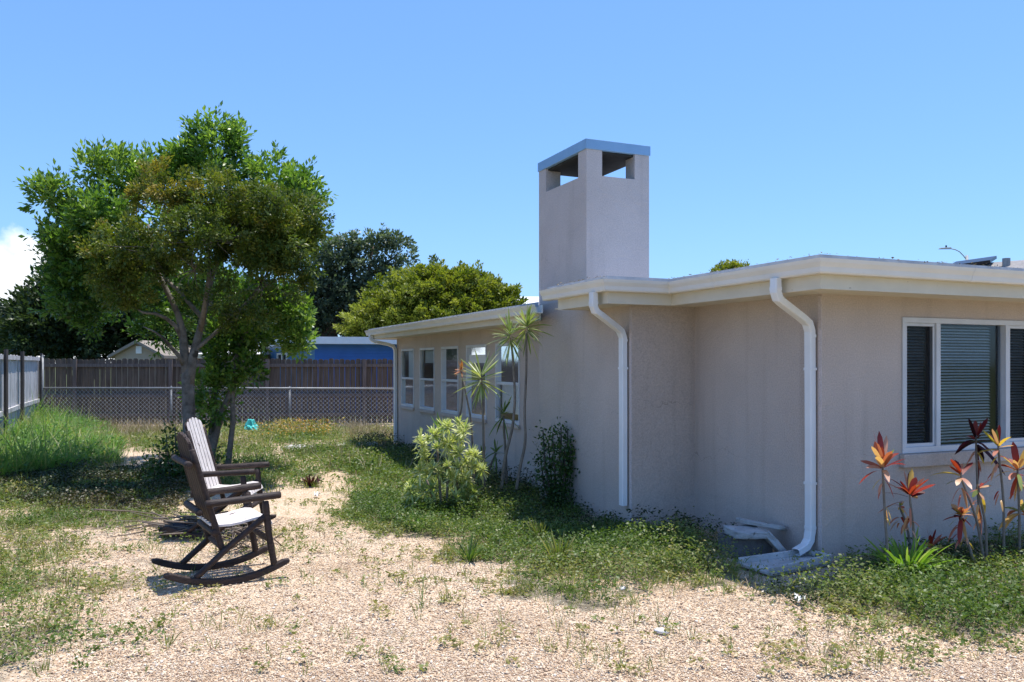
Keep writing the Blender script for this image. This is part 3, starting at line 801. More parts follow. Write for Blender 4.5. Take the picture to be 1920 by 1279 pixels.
# eaves: soffit, fascia, gutters, roof
NP = [(HR + .35, -.45), (-.45, -.45), (-.45, 1.45), (-1.14, 1.45), (-1.14, 2.46)]
FP = [(-.97, 3.27), (-.97, 11.08), (HR + .3, 11.08)]
m = MB(); m.sweep(NP, [(-.025, 2.155), (0, 2.155), (0, 2.352), (-.025, 2.352)])
m.build('fascia', M['trim'], house)
m = MB(); m.sweep(FP, [(-.025, 2.092), (0, 2.092), (0, 2.25), (-.025, 2.25)])
m.build('fascia', M['trim'], house)
def gutter_prof(b, t_): return [(.002, b), (.07, b), (.078, b + .012), (.084, b + .045), (.104, b + .078), (.112, t_), (.100, t_), (.096, t_ - .02), (.074, b + .05), (.066, b + .012), (.012, b + .012), (.012, t_ - .004), (.002, t_ - .004)]
GP = NP[:-1] + [(-1.14, 2.67)]
m = MB(); m.sweep(GP, gutter_prof(2.262, 2.366)); m.sweep([(HR + .35, -.452), (HR + .36, -.452)], gutter_prof(2.262, 2.366))
m.build('gutter', M['gutter'], house)
g1 = bpy.data.objects['gutter']
for pa, pb in (((1.08, -.45), (1.05, -.45)), ((3.63, -.45), (3.6, -.45)), ((-.45, .70), (-.45, .73)), ((-1.14, 2.30), (-1.14, 2.33))):
    m = MB(); m.sweep([pa, pb], [(o_ + .003 * (1 if o_ > .05 else 0), z_ - (.003 if z_ < 2.28 else 0)) for o_, z_ in gutter_prof(2.262, 2.366)]); m.build('gutter_joint', M['gutter'], g1)
m = MB(); m.sweep([(-.97, 3.16), FP[1]], gutter_prof(2.165, 2.262)); m.build('gutter', M['gutter'], house)
m = MB(); m.prism([(HR + .33, -.43), (-.43, -.43), (-.43, 1.47), (-1.12, 1.47), (-1.12, 2.58), (HR + .33, 2.58)][::-1], 2.168, 2.176)
m.prism([(-.945, 3.33), (-.735, 3.775), (.06, 3.775), (.06, 4.0), (HR + .28, 4.0), (HR + .28, 11.06), (-.945, 11.06)], 2.104, 2.112)
m.build('soffit', M['trim'], house)
m = MB()
near_out = [(HR + .36, -.475), (-.475, -.475), (-.475, 1.425), (-1.165, 1.425), (-1.165, 2.655), (.055, 2.655), (.055, 3.9), (HR + .36, 3.9)][::-1]
m.prism(near_out, 2.354, 2.404)
m.add([(HR + .36, -.47, 2.405), (-.47, -.47, 2.405), (-.47, 3.9, 2.405), (HR + .36, 3.9, 2.405), (2.2, 2.0, 2.53), (HR + .36, 2.0, 2.53)],
      [(0, 1, 4, 5), (1, 2, 4), (2, 3, 5, 4), (0, 5, 3)])
far_out = [(-.995, 3.22), (-.735, 3.775), (.06, 3.775), (.06, 3.905), (HR + .36, 3.905), (HR + .36, 11.12), (-.995, 11.12)]
m.prism(far_out, 2.252, 2.296)
roof = m.build('roof', M['roofing'], house)
# ragged roofing edge and leaf litter lying on the gutter line
lt = Leaves(); n = 170
sidx = rng.random(n)
ex = np.where(sidx < .45, -.475 + rng.random(n) * 3.2, np.where(sidx < .8, -.475, -1.165)); ey = np.where(sidx < .45, -.475, np.where(sidx < .8, rng.random(n) * 1.9 - .47, 1.43 + rng.random(n) * 1.2))
pos = np.stack([ex + rng.normal(0, .015, n), ey + rng.normal(0, .015, n), np.full(n, 2.404) + rng.random(n) * .012], -1)
lt.leaves(pos, rng.normal(size=(n, 3)) * np.array([1, 1, .25]), rng.uniform(.012, .032, n), .5, rng.random(n) * .6)
tag(lt.build('leaf_litter', M['lf_dry'], house, loc=(0, 0, 0)), kind='stuff')

# downspouts
def downspout(pts, kick=None, w=.078, d=.058, side=None):
    m = MB(); m.rect_tube(pts, w, d, side or (0, 1, 0), hollow_end=True)
    return m
p = [(-.525, -.06, 2.266), (-.525, -.06, 2.16), (-.50, -.055, 2.11), (-.45, -.04, 2.085), (-.17, .045, 1.975), (-.08, .075, 1.935), (-.045, .085, 1.87), (-.04, .085, 1.0), (-.04, .085, .25), (-.055, .085, .17), (-.10, .08, .12), (-.20, .075, .085)]
d1 = downspout(p).build('downspout', M['downspout'], house)
p = [(-1.215, 1.585, 2.266), (-1.215, 1.585, 2.14), (-1.19, 1.59, 2.09), (-1.14, 1.605, 2.065), (-.90, 1.735, 1.965), (-.815, 1.775, 1.925), (-.775, 1.79, 1.86), (-.772, 1.79, 1.0), (-.772, 1.79, .235)]
d2 = downspout(p).build('downspout', M['downspout'], house)
p = [(-1.03, 10.80, 2.17), (-1.03, 10.80, 2.12), (-1.0, 10.79, 2.07), (-.95, 10.77, 2.04), (-.70, 10.70, 1.99), (-.60, 10.68, 1.95), (-.565, 10.67, 1.88), (-.562, 10.67, 1.0), (-.562, 10.67, .06)]
downspout(p).build('downspout', M['downspout'], house)
def collar(dd, c, ax, r=.006):
    # crimped joint ring round an elbow
    m = MB(); a = Vector(ax).normalized() * .012
    m.rect_tube([Vector(c) - a, Vector(c) + a], .078 + r, .058 + r, (0, 1, 0)); m.build('elbow_joint', M['downspout'], dd)
collar(d1, (-.525, -.06, 2.185), (0, 0, -1)); collar(d1, (-.04, .085, 1.83), (0, 0, -1)); collar(d2, (-1.215, 1.585, 2.165), (0, 0, -1)); collar(d2, (-.772, 1.79, 1.83), (0, 0, -1)); collar(d1, (-.04, .085, .27), (0, 0, -1))
for dd, z, x, y in ((d1, 1.55, -.04, .085), (d2, 1.55, -.772, 1.79), (d1, .62, -.04, .085)):
    m = MB(); m.box((x - .0325, y - .0425, z), (x + .0325, y + .0425, z + .022)); m.build('strap', M['downspout'], dd)

# windows
def bx(m, F, s0, s1, o0, o1, z0, z1):
    a, b = F(s0, o0, z0), F(s1, o1, z1)
    m.box((min(a[0], b[0]), min(a[1], b[1]), min(a[2], b[2])), (max(a[0], b[0]), max(a[1], b[1]), max(a[2], b[2])))
FR = lambda s, o, z: (s, -o, z)                   # front wall: o is outward
FL = lambda s, o, z: (-.52 - o, s, z)             # window wall
def wide_window():
    x0, x1, z0, z1 = FW; F = FR
    m = MB()
    bx(m, F, x0, x1, .012, -.07, z1 - .045, z1 - .001); bx(m, F, x0, x1, .012, -.07, z0 + .001, z0 + .05)
    bx(m, F, x0 + .001, x0 + .036, .0115, -.07, z0 + .0505, z1 - .0455); bx(m, F, x1 - .036, x1 - .001, .0115, -.07, z0 + .0505, z1 - .0455)
    mu = (1.315, 2.204)
    for q in mu: bx(m, F, q - .025, q + .025, .0105, -.07, z0 + .0505, z1 - .0455)
    # sash rails of the two sliding panels
    for a, b in ((x0 + .0455, mu[0] - .0305), (mu[1] + .0305, x1 - .0455)):
        bx(m, F, a, b, -.004, -.035, z1 - .072, z1 - .046); bx(m, F, a, b, -.004, -.035, z0 + .051, z0 + .08)
        bx(m, F, a, a + .022, -.0045, -.034, z0 + .0805, z1 - .0725); bx(m, F, b - .022, b, -.0045, -.034, z0 + .0805, z1 - .0725)
    w = m.build('window', M['vinyl'], house)
    segs = [(x0 + .046, mu[0] - .031), (mu[0] + .031, mu[1] - .031), (mu[1] + .031, x1 - .046)]
    for i, (a, b) in enumerate(segs):
        g = MB(); o = -.04
        g.quad(F(a, o, z0 + .051), F(b, o, z0 + .051), F(b, o, z1 - .046), F(a, o, z1 - .046)); g.build('pane', M['glass2'], w)
        if i != 1:
            s = MB(); s.quad(F(a + .022, -.008, z0 + .081), F(b - .022, -.008, z0 + .081), F(b - .022, -.008, z1 - .073), F(a + .022, -.008, z1 - .073))
            s.build('insect_screen', M['screen'], w)
        bl = MB(); z = z0 + .07; k = 0
        e = b - .05 if i == 1 else b
        while z < z1 - .05:
            tilt = .012 + random.uniform(-.0015, .0015); sag = random.uniform(-.0012, .0012)
            bl.quad(F(a + .005, -.10, z - tilt * .5 + sag), F(e, -.10, z - tilt * .5), F(e, -.121, z + tilt * .6), F(a + .005, -.121, z + tilt * .6 + sag))
            z += .0262; k += 1
        bl.build('blind', M['blind'], w)
    b_ = MB(); b_.quad((x0 - .8, .62, .02), (x1 + .8, .62, .02), (x1 + .8, .62, 2.15), (x0 - .8, .62, 2.15)); b_.build('dark_backing', M['soot_backing'], w)  # added near-black sheet that darkens the room behind the panes
    m = MB(); bx(m, F, x0 - .03, x1 + .04, .055, .0005, z0 - .115, z0 - .004); m.build('sill', M['stucco'], w, bevel=.006)
wide_window()
def sash_window(i, s0, s1):
    z0, z1 = .80, 1.89; F = FL; zm = 1.335
    m = MB()
    bx(m, F, s0, s1, .012, -.055, z1 - .04, z1 - .001); bx(m, F, s0, s1, .012, -.055, z0 + .001, z0 + .045)
    bx(m, F, s0 + .001, s0 + .030, .0115, -.055, z0 + .0455, z1 - .0405); bx(m, F, s1 - .030, s1 - .001, .0115, -.055, z0 + .0455, z1 - .0405)
    bx(m, F, s0 + .0305, s1 - .0305, .004, -.05, zm - .018, zm + .018)
    w = m.build('window', M['vinyl'], house)
    for a, b in ((z0 + .046, zm - .0185), (zm + .0185, z1 - .041)):
        g = MB(); g.quad(F(s0 + .031, -.03, a), F(s1 - .031, -.03, a), F(s1 - .031, -.03, b), F(s0 + .031, -.03, b)); g.build('pane', M['glass'], w)
    c = MB()
    lo = {0: z0 + .03, 1: 1.62, 2: 1.66, 3: z0 + .03, 4: z0 + .12}[i]
    n = 14; a, b = s0 + .03, s1 - .03 - (.16 if i in (0, 3) else 0)
    if i in (0, 3): a, b = s0 + .03, s1 - .20
    for k in range(n):
        q0, q1 = a + (b - a) * k / n, a + (b - a) * (k + 1) / n
        o0, o1 = -.085 - .012 * (k % 2), -.085 - .012 * ((k + 1) % 2)
        c.quad(F(q0, o0, lo), F(q1, o1, lo), F(q1, o1, z1 - .02), F(q0, o0, z1 - .02))
    c.build('shade', M['curtain'], w)
    if i == 3:
        pm = MB(); bx(pm, F, s0 + .06, s1 - .05, -.024, -.026, 1.62, 1.74); pp = pm.build('paper_notice', M['paper'], w)
        fc = bpy.data.curves.new('numeral', 'FONT'); fc.body = '3'; fc.size = .085; fc.extrude = .0006; fc.align_x = 'CENTER'; fc.align_y = 'CENTER'
        fo = bpy.data.objects.new('numeral', fc); col.objects.link(fo)
        dg = bpy.context.evaluated_depsgraph_get(); me = bpy.data.meshes.new_from_object(fo.evaluated_get(dg))
        bpy.data.objects.remove(fo)
        R3 = Matrix(((0, 0, -1), (-1, 0, 0), (0, 1, 0))).to_4x4()
        me.transform(Matrix.Translation(Vector(F((s0 + s1) / 2, -.0225, 1.68))) @ R3)
        tx = link('numeral', me, M['ink'], w)
    m = MB(); bx(m, F, s0 - .02, s1 + .02, .035, .0005, z0 - .05, z0 - .002); m.build('sill', M['stucco'], w, bevel=.005)
for i, (a, b) in enumerate(WW): sash_window(i, a, b)

# ------------------------------------------------------------------ rocking chairs (local: x forward, y left, z up)
def rocking_chair(label):
    root = empty('rocking_chair', (0, 0, 0), 0, label, 'rocking chair', 'log rocking chairs under the tree')
    def log(name, pts, r, mat='logwood'):
        pts = [Vector(p) for p in pts]
        # subdivide for a slightly uneven log
        q = []; rr = []
        for i in range(len(pts) - 1):
            for k in range(5):
                q.append(pts[i].lerp(pts[i+1], k / 5)); rr.append(r * random.uniform(.92, 1.06))
        q.append(pts[-1]); rr.append(r * .97)
        q = [q[0] + (q[0] - q[1]).normalized() * .004] + q + [q[-1] + (q[-1] - q[-2]).normalized() * .004]
        rr = [rr[0] * .8] + rr + [rr[-1] * .8]
        m = MB(); m.tube(q, rr, 10); return m.build(name, M[mat], root, smooth=True)
    for s in (-1, 1):
        y = .27 * s
        # curved rocker plank
        m = MB(); pr = []
        N = 18
        for k in range(N + 1):
            x = -.46 + .92 * k / N; zb = x * x / 1.9 + .004
            h = .052 if .04 < k / N < .96 else .03
            pr.append((x, zb, zb + h))
        vs = []; fs = []
        for (x, a, b) in pr: vs += [(x, y - .024, a), (x, y + .024, a), (x, y + .024, b), (x, y - .024, b)]
        for k in range(N):
            for j in range(4): fs.append((k*4 + j, k*4 + (j+1) % 4, (k+1)*4 + (j+1) % 4, (k+1)*4 + j))
        fs += [(0, 1, 2, 3), (N*4 + 3, N*4 + 2, N*4 + 1, N*4)]
        m.add(vs, fs); m.build('rocker', M['logwood'], root, bevel=.008)
        log('leg', [(.345, y, .10), (.30, y, .36), (.275, y, .605)], .026)
        log('armrest', [(-.165, y * 1.03, .625), (.10, y * 1.04, .637), (.385, y * 1.05, .652)], .029)
        log('brace', [(.285, y * .98, .50), (.02, y * .97, .30), (-.235, y * .98, .085)], .024)
        log('back_post', [(-.035, y * .86, .255), (-.105, y * .86, .50), (-.255, y * .86, 1.03)], .024)
    log('crossbar', [(-.288, -.295, .925), (-.288, .295, .925)], .026)
    log('crossbar', [(-.205, -.25, .56), (-.205, .25, .56)], .027)
    log('crossbar', [(-.10, -.26, .40), (-.10, .26, .40)], .027)
    log('stretcher', [(.318, -.26, .30), (.318, .26, .30)], .024)
    log('stretcher', [(-.03, -.25, .275), (-.03, .25, .275)], .024)
    # seat of six fore-aft slats on an S curve, rolled over at the front
    prof = [(-.13, .452), (-.06, .437), (.02, .434), (.10, .442), (.18, .460), (.24, .470), (.285, .466), (.315, .440), (.325, .415)]
    m = MB(); W_ = .47; n = 6; w = W_ / n
    for k in range(n):
        ya, yb = -W_/2 + k * w + .006, -W_/2 + (k + 1) * w - .006
        vs = []; fs = []
        for i, (x, z) in enumerate(prof):
            j0, j1 = max(i - 1, 0), min(i + 1, len(prof) - 1)
            tx_, tz_ = prof[j1][0] - prof[j0][0], prof[j1][1] - prof[j0][1]; l_ = math.hypot(tx_, tz_)
            nx_, nz_ = -tz_ / l_ * .020, tx_ / l_ * .020
            vs += [(x, ya, z), (x, yb, z), (x + nx_, yb, z + nz_), (x + nx_, ya, z + nz_)]
        for i in range(len(prof) - 1):
            for j in range(4): fs.append((i*4 + j, i*4 + (j+1) % 4, (i+1)*4 + (j+1) % 4, (i+1)*4 + j))
        e = (len(prof) - 1) * 4
        fs += [(0, 1, 2, 3), (e + 3, e + 2, e + 1, e)]
        m.add(vs, fs)
    m.build('seat', M['slatwood'], root, bevel=.003)
    # backrest: five upright slats, arched tops, leaning back
    bv = Vector((-.205, 0, .73)).normalized(); nb = Vector((bv.z, 0, -bv.x))
    m = MB(); n = 5; w = .45 / n; o0 = Vector((-.098, 0, .455))
    for k in range(n):
        ya, yb = -.225 + k * w + .005, -.225 + (k + 1) * w - .005
        yc = (ya + yb) / 2; top = .72 - 1.15 * yc * yc
        pts2 = [(ya, 0), (yb, 0)]
        for q in range(7):
            a = math.pi * q / 6; pts2.append((yc + math.cos(a) * (yb - ya) / 2, top - .022 + math.sin(a) * .022 - 1.0 * ((yc + math.cos(a) * (yb - ya) / 2) ** 2 - yc * yc)))
        N = len(pts2)
        f0 = [o0 + bv * h + Vector((0, yy, 0)) + nb * .012 for yy, h in pts2]; f1 = [p_ - nb * .024 for p_ in f0]
        m.add(f0 + f1, [tuple(range(N)), tuple(range(2*N - 1, N - 1, -1))] + [(i, N + i, N + (i+1) % N, (i+1) % N) for i in range(N)])
    bk = m.build('backrest', M['slatwood'], root, bevel=.003)
    # only the sitting side is bleached; rear and edges keep the brown stain
    bk.data.materials.append(M['rearwood'])
    for pl in bk.data.polygons: pl.material_index = 0 if pl.normal.dot(nb) > .6 else 1
    return root
chair = rocking_chair('nearer dark log rocking chair, seen from behind its slatted back')
chair.scale = (.96, .96, .96)
chair.location = (-2.19, 6.21, 0); chair.rotation_euler = (0, 0, R(32))
c2 = copy_tree(chair)
c2['label'] = 'farther rocking chair with sunlit pale back slats, beyond the nearer one'
c2.location = (-2.72, 7.75, 0); c2.rotation_euler = (0, 0, R(3))

# ------------------------------------------------------------------ splash block and broken concrete by the downspout
def splash_block():
    root = empty('splash_block', H(-.36, -.02, .012), YAW + R(3), 'pale concrete splash block with raised rims under the corner downspout', 'splash block')
    m = MB()
    L0, L1, w0, w1 = -.36, .33, .19, .13
    m.add([(L0, -w0, 0), (L1, -w1, 0), (L1, w1, 0), (L0, w0, 0), (L0, -w0, .025), (L1, -w1, .035), (L1, w1, .035), (L0, w0, .025)],
          [(0,3,2,1),(4,5,6,7),(0,1,5,4),(1,2,6,5),(2,3,7,6),(3,0,4,7)])
    m.build('floor_slab', M['concrete'], root, bevel=.006)
    m = MB()
    for s in (-1, 1):
        m.add([(L0, s*w0, .0), (L1, s*w1, .0), (L1, s*(w1 - .035), .034), (L0, s*(w0 - .04), .0245), (L0, s*w0, .065), (L1, s*w1, .085), (L1, s*(w1 - .025), .085), (L0, s*(w0 - .028), .065)],
              [(0,1,5,4),(4,5,6,7),(7,6,2,3),(0,4,7,3),(1,2,6,5),(0,3,2,1)])
    m.box((L1 - .035, -w1 + .03, .036), (L1, w1 - .03, .083))
    m.build('rim', M['concrete'], root, bevel=.006)
splash_block()

def chunk(name, label, cat, loc, rot, dims, mat, parts=None):
    """a broken slab with uneven outline"""
    bm = bmesh.new(); bmesh.ops.create_cube(bm, size=1)
    bmesh.ops.subdivide_edges(bm, edges=bm.edges[:], cuts=4, use_grid_fill=True)
    for v in bm.verts:
        n_ = Vector((math.sin(v.co.y * 9 + dims[0] * 31) + random.uniform(-1, 1), math.sin(v.co.x * 8 + dims[1] * 47) + random.uniform(-1, 1), random.uniform(-.6, .6)))
        v.co = Vector((v.co.x * dims[0], v.co.y * dims[1], v.co.z * dims[2])) + Vector((n_.x * .014, n_.y * .012, n_.z * .006))
    me = bpy.data.meshes.new(name); bm.to_mesh(me); bm.free()
    me.polygons.foreach_set('use_smooth', [True] * len(me.polygons))
    o = link(name, me, M[mat]); o.location = loc; o.rotation_euler = rot
    return tag(o, label, cat)
def cinder_block(loc, rz):
    m = MB(); a, b, h = .20, .10, .165
    m.box((-a, -b, 0), (a, -b + .03, h)); m.box((-a, b - .03, 0), (a, b, h))
    for x in (-a, -.02, a - .035): m.box((x, -b + .0301, 0), (x + .035, b - .0301, h - .001))
    o = m.build('cinder_block', M['block'], bevel=.004); o.location = loc; o.rotation_euler = (0, 0, rz)
    tag(o, 'dark hollow cinder block half hidden under the broken slabs by the wall', 'block')
cinder_block(H(-.36, .50, 0), YAW + R(-8))
chunk('broken_slab', 'thick grey broken slab lying flat on the cinder block', 'slab', H(-.40, .44, .197), (R(4), R(3), YAW + R(-10)), (.30, .25, .055), 'concrete')
chunk('curved_slab', 'thin curved grey slab tilted on top of the thicker slab', 'slab', H(-.20, .50, .238), (R(-5), R(9), YAW + R(-28)), (.38, .13, .035), 'concrete')
chunk('concrete_wedge', 'rough pale concrete piece leaning from slab down to splash block', 'concrete piece', H(-.20, .30, .095), (R(-8), R(48), YAW + R(-25)), (.26, .10, .055), 'concrete')
# ------------------------------------------------------------------ fences
def board_fence(name, label, A, B, post_px, mat, pm, h, group=None, rails_side=1, board=.14, gap=.012, seed=1, posts=None, top_cap=False, missing=(), rail_mat=None):
    """boards between A and B (ground points) with posts and rails on the camera side"""
    r = random.Random(seed)
    A = Vector(A); B = Vector(B); L = (B - A).length; d = (B - A) / L
    yaw = math.atan2(d.y, d.x)
    root = empty(name, A, yaw, label, 'fence', group)
    m = MB(); x = 0; k = 0
    while x < L:
        w = board - gap
        hh = h + r.uniform(-.02, .015); z0 = r.uniform(.01, .04); ln = r.uniform(-.006, .006); yy = r.uniform(-.004, .004)
        if k not in missing:
            c = .03
            pts = [(x, z0), (x + w, z0), (x + w + ln, hh - c), (x + w - c + ln, hh), (x + c + ln, hh), (x + ln, hh - c)]
            f0 = [(p, yy, q) for p, q in pts]; f1 = [(p, yy + .016, q) for p, q in pts]
            n = 6
            m.add(f0 + f1, [tuple(range(n)), tuple(range(2*n - 1, n - 1, -1))] + [(i, n + i, n + (i+1) % n, (i+1) % n) for i in range(n)])
        x += board; k += 1
    m.build('board_panel', mat, root)
    s = -1 if rails_side > 0 else 1
    for z in ((h - .17, .45 * h, .16 * h) if not top_cap else (h - .05, .4 * h)):
        q = MB(); q.box((0, s * .052 if s < 0 else .02, z - .042), (L, -.006 if s < 0 else .058, z + .042)); q.build('rail', rail_mat or pm, root)
    for x in posts:
        q = MB(); q.box((x - .045, s * .10 if s < 0 else .06, 0), (x + .045, -.053 if s < 0 else .145, h - .01 + (.10 if top_cap else 0))); q.build('post', pm, root)
    return root
FA, FB = Vector((-13.5, 21.3, 0)), Vector((4.0, 22.4, 0))
fl = (FB - FA).length
board_fence('wooden_fence', 'long dark weathered wooden board fence across the back of the yard', FA, FB, None, M['fence'], M['post'], 1.74,
            posts=[.1, 2.2, 4.62, 7.1, 9.62, 12.1, 14.55, 17.0], seed=3)
# bleached panels of the side fence run towards the camera on the left
def side_panel(i, y0, y1, x0, x1, label, h):
    A = Vector((x0, y0, 0)); B = Vector((x1, y1, 0))
    board_fence('wooden_fence', label, A, B, None, M['fence_pale'], M['post_dark'], h, rail_mat=M['fence_pale'], group='bleached fence panels along the left side', rails_side=1, seed=20 + i, posts=[.0, (B - A).length], top_cap=True, board=.145, gap=.018)
def fx(px, d): return (px - CX) / FPX * d
side_panel(0, 15.1, 17.3, fx(3, 15.1), fx(33, 17.3), 'nearer bleached grey fence panel at the left edge of the yard', 1.78)
side_panel(1, 17.5, 20.3, fx(35, 17.5), fx(71, 20.3), 'farther bleached grey fence panel meeting the chain link at the corner', 1.78)
side_panel(2, 9.5, 14.9, fx(-150, 9.5), fx(1, 14.9), 'bleached fence panel continuing along the side towards the viewer', 1.78)

def chain_link():
    A = Vector((fx(80, 20.3), 20.3, 0)); B = Vector((fx(760, 19.8), 19.8, 0)); L = (B - A).length; d = (B - A) / L
    root = empty('chain_link_fence', A, math.atan2(d.y, d.x), 'galvanised chain link fence in front of the dark wooden fence', 'fence')
    top = 1.015
    q = MB(); q.tube([(0, 0, top), (L * .5, 0, top + .006), (L, 0, top)], .021, 8); q.build('top_rail', M['galv'], root, smooth=True)
    q = MB(); q.tube([(0, .0, 0), (0, 0, 1.80)], .028, 8); q.tube([(0, 0, 1.80), (0, 0, 1.83)], [.034, .012], 8); q.build('post', M['galv'], root, smooth=True)
    for px in (318, 545):
        x = (fx(px, 20.05) - A.x)
        q = MB(); q.tube([(x, .03, 0), (x, .03, 1.04)], .024, 8); q.tube([(x, .03, 1.04), (x, .03, 1.07)], [.03, .01], 8); q.build('post', M['galv'], root, smooth=True)
    # woven wire: zigzag diamonds
    m = MB(); p = .105; n = int(L / p)
    for k in range(-10, n + 1):
        for s in (1, -1):
            x0 = k * p if s > 0 else k * p + p * 10
            pts = []
            za, zb = .02, top
            t0 = max(0, (0 - x0) / (s * p * 10)) if s > 0 else max(0, (x0 - L) / (p * 10))
            t1 = min(1, (L - x0) / (p * 10)) if s > 0 else min(1, x0 / (p * 10))
            if t1 <= t0: continue
            yo = .003 * s
            m.tube([(x0 + s * p * 10 * t0, yo, za + (zb - za) * t0), (x0 + s * p * 10 * t1, yo, za + (zb - za) * t1)], .0042, 4, cap=False)
    # barbed selvedge along the top
    for k in range(int(L / .05)):
        x = k * .05; m.tube([(x, 0, top + .02), (x + .02, 0, top + .052)], .003, 3, cap=False)
    m.build('wire_mesh', M['wire'], root)
chain_link()

# ------------------------------------------------------------------ trees
def limb(m, a, b, r0, r1, n=6, wob=.06, sag=.0, seg=7):
    a, b = Vector(a), Vector(b); L = (b - a).length
    pts = []; rr = []
    o1 = Vector((random.gauss(0, 1), random.gauss(0, 1), random.gauss(0, .6))) * L * wob
    o2 = Vector((random.gauss(0, 1), random.gauss(0, 1), random.gauss(0, .6))) * L * wob * .5
    for k in range(seg + 1):
        u = k / seg
        pts.append(a.lerp(b, u) + o1 * math.sin(math.pi * u) + o2 * math.sin(2 * math.pi * u) + Vector((0, 0, sag * L * math.sin(math.pi * u))))
        rr.append(r0 + (r1 - r0) * u)
    m.tube(pts, rr, n)
    return pts

def noise3(p, s, seed):
    r = np.random.default_rng(seed); t = r.random((32, 32, 32)); q = p * s
    i = np.floor(q).astype(int); f = q - i; f = f * f * (3 - 2 * f); o = 0
    for a in (0, 1):
        for b in (0, 1):
            for c in (0, 1):
                w = (f[:, 0] if a else 1 - f[:, 0]) * (f[:, 1] if b else 1 - f[:, 1]) * (f[:, 2] if c else 1 - f[:, 2])
                o = o + w * t[(i[:, 0] + a) % 32, (i[:, 1] + b) % 32, (i[:, 2] + c) % 32]
    return o

def crown(L, c, rad, nclump, nleaf, csize, lsize, ratio, tone, shell=.45, flat=.6, tone_sd=.12, twigs=None, tw_r=.006, zmin=None, carve=.40, cscale=None, spray=1.8, upw=.45):
    """sprays of leaves filling an ellipsoid unevenly; noise carves gaps and ragged edges"""
    c = np.array(c); rad = np.array(rad)
    m0 = int(nclump * 1.9)
    d = unit(rng.normal(size=(m0, 3)))
    rr = rng.random((m0, 1)) ** shell * (1 + rng.normal(0, .10, (m0, 1)))
    cp = c + d * rr * rad
    sc = cscale or 1.25 / max(rad.mean() * .55, .25)
    nv = noise3(cp, sc, 5) * .62 + noise3(cp, sc * 2.3, 6) * .38
    keep = nv > carve + .10 * np.clip(rr[:, 0] - .6, 0, 1)
    cp = cp[keep]; nv = nv[keep]
    if zmin is not None: k = cp[:, 2] > zmin; cp = cp[k]; nv = nv[k]
    n = len(cp)
    if n == 0: return
    out = unit((cp - c) / rad)
    ax = unit(out * .7 + rng.normal(size=(n, 3)) * .55 + np.array([0, 0, upw]))
    ct = tone + rng.normal(0, tone_sd, n)
    k = np.maximum(4, (nleaf * rng.uniform(.4, 1.5, n)).astype(int))
    idx = np.repeat(np.arange(n), k); m = len(idx)
    t = rng.random(m)[:, None]
    ball = unit(rng.normal(size=(m, 3))) * rng.random((m, 1)) ** .5
    pos = cp[idx] + ax[idx] * (t - .3) * csize * spray * rng.uniform(.7, 1.3, n)[idx][:, None] + ball * csize * (1.05 - .55 * t) * np.array([1, 1, max(flat, .6)])
    dirs = ax[idx] * .8 + ball * .9 + rng.normal(size=(m, 3)) * .3
    up = rng.normal(size=(m, 3)) * .6 + np.array([0, 0, .9]) + out[idx] * .35
    L.leaves(pos, dirs, rng.uniform(.55, 1.3, m) * lsize, ratio, np.clip(ct[idx] + rng.normal(0, .12, m), 0, 1), up=up)
    if twigs is not None:
        for q in cp[:: max(1, n // 14)]:
            limb(twigs, c, q, tw_r * 2.0, tw_r * .5, n=4, wob=.10, seg=4)

def px_blob(cx, cy, rx, ry, D, dy=0.0, depth=None):
    c = W(cx, cy, D + dy); s = (D + dy) / FPX
    return c, (rx * s, (depth if depth else (rx + ry) / 2 * s), ry * s)

def lift(m_root, pts, D, dy=None):
    """a stem drawn through photograph points at distance D"""
    return [W(x, y, D + (dy[i] if dy else 0)) for i, (x, y) in enumerate(pts)]

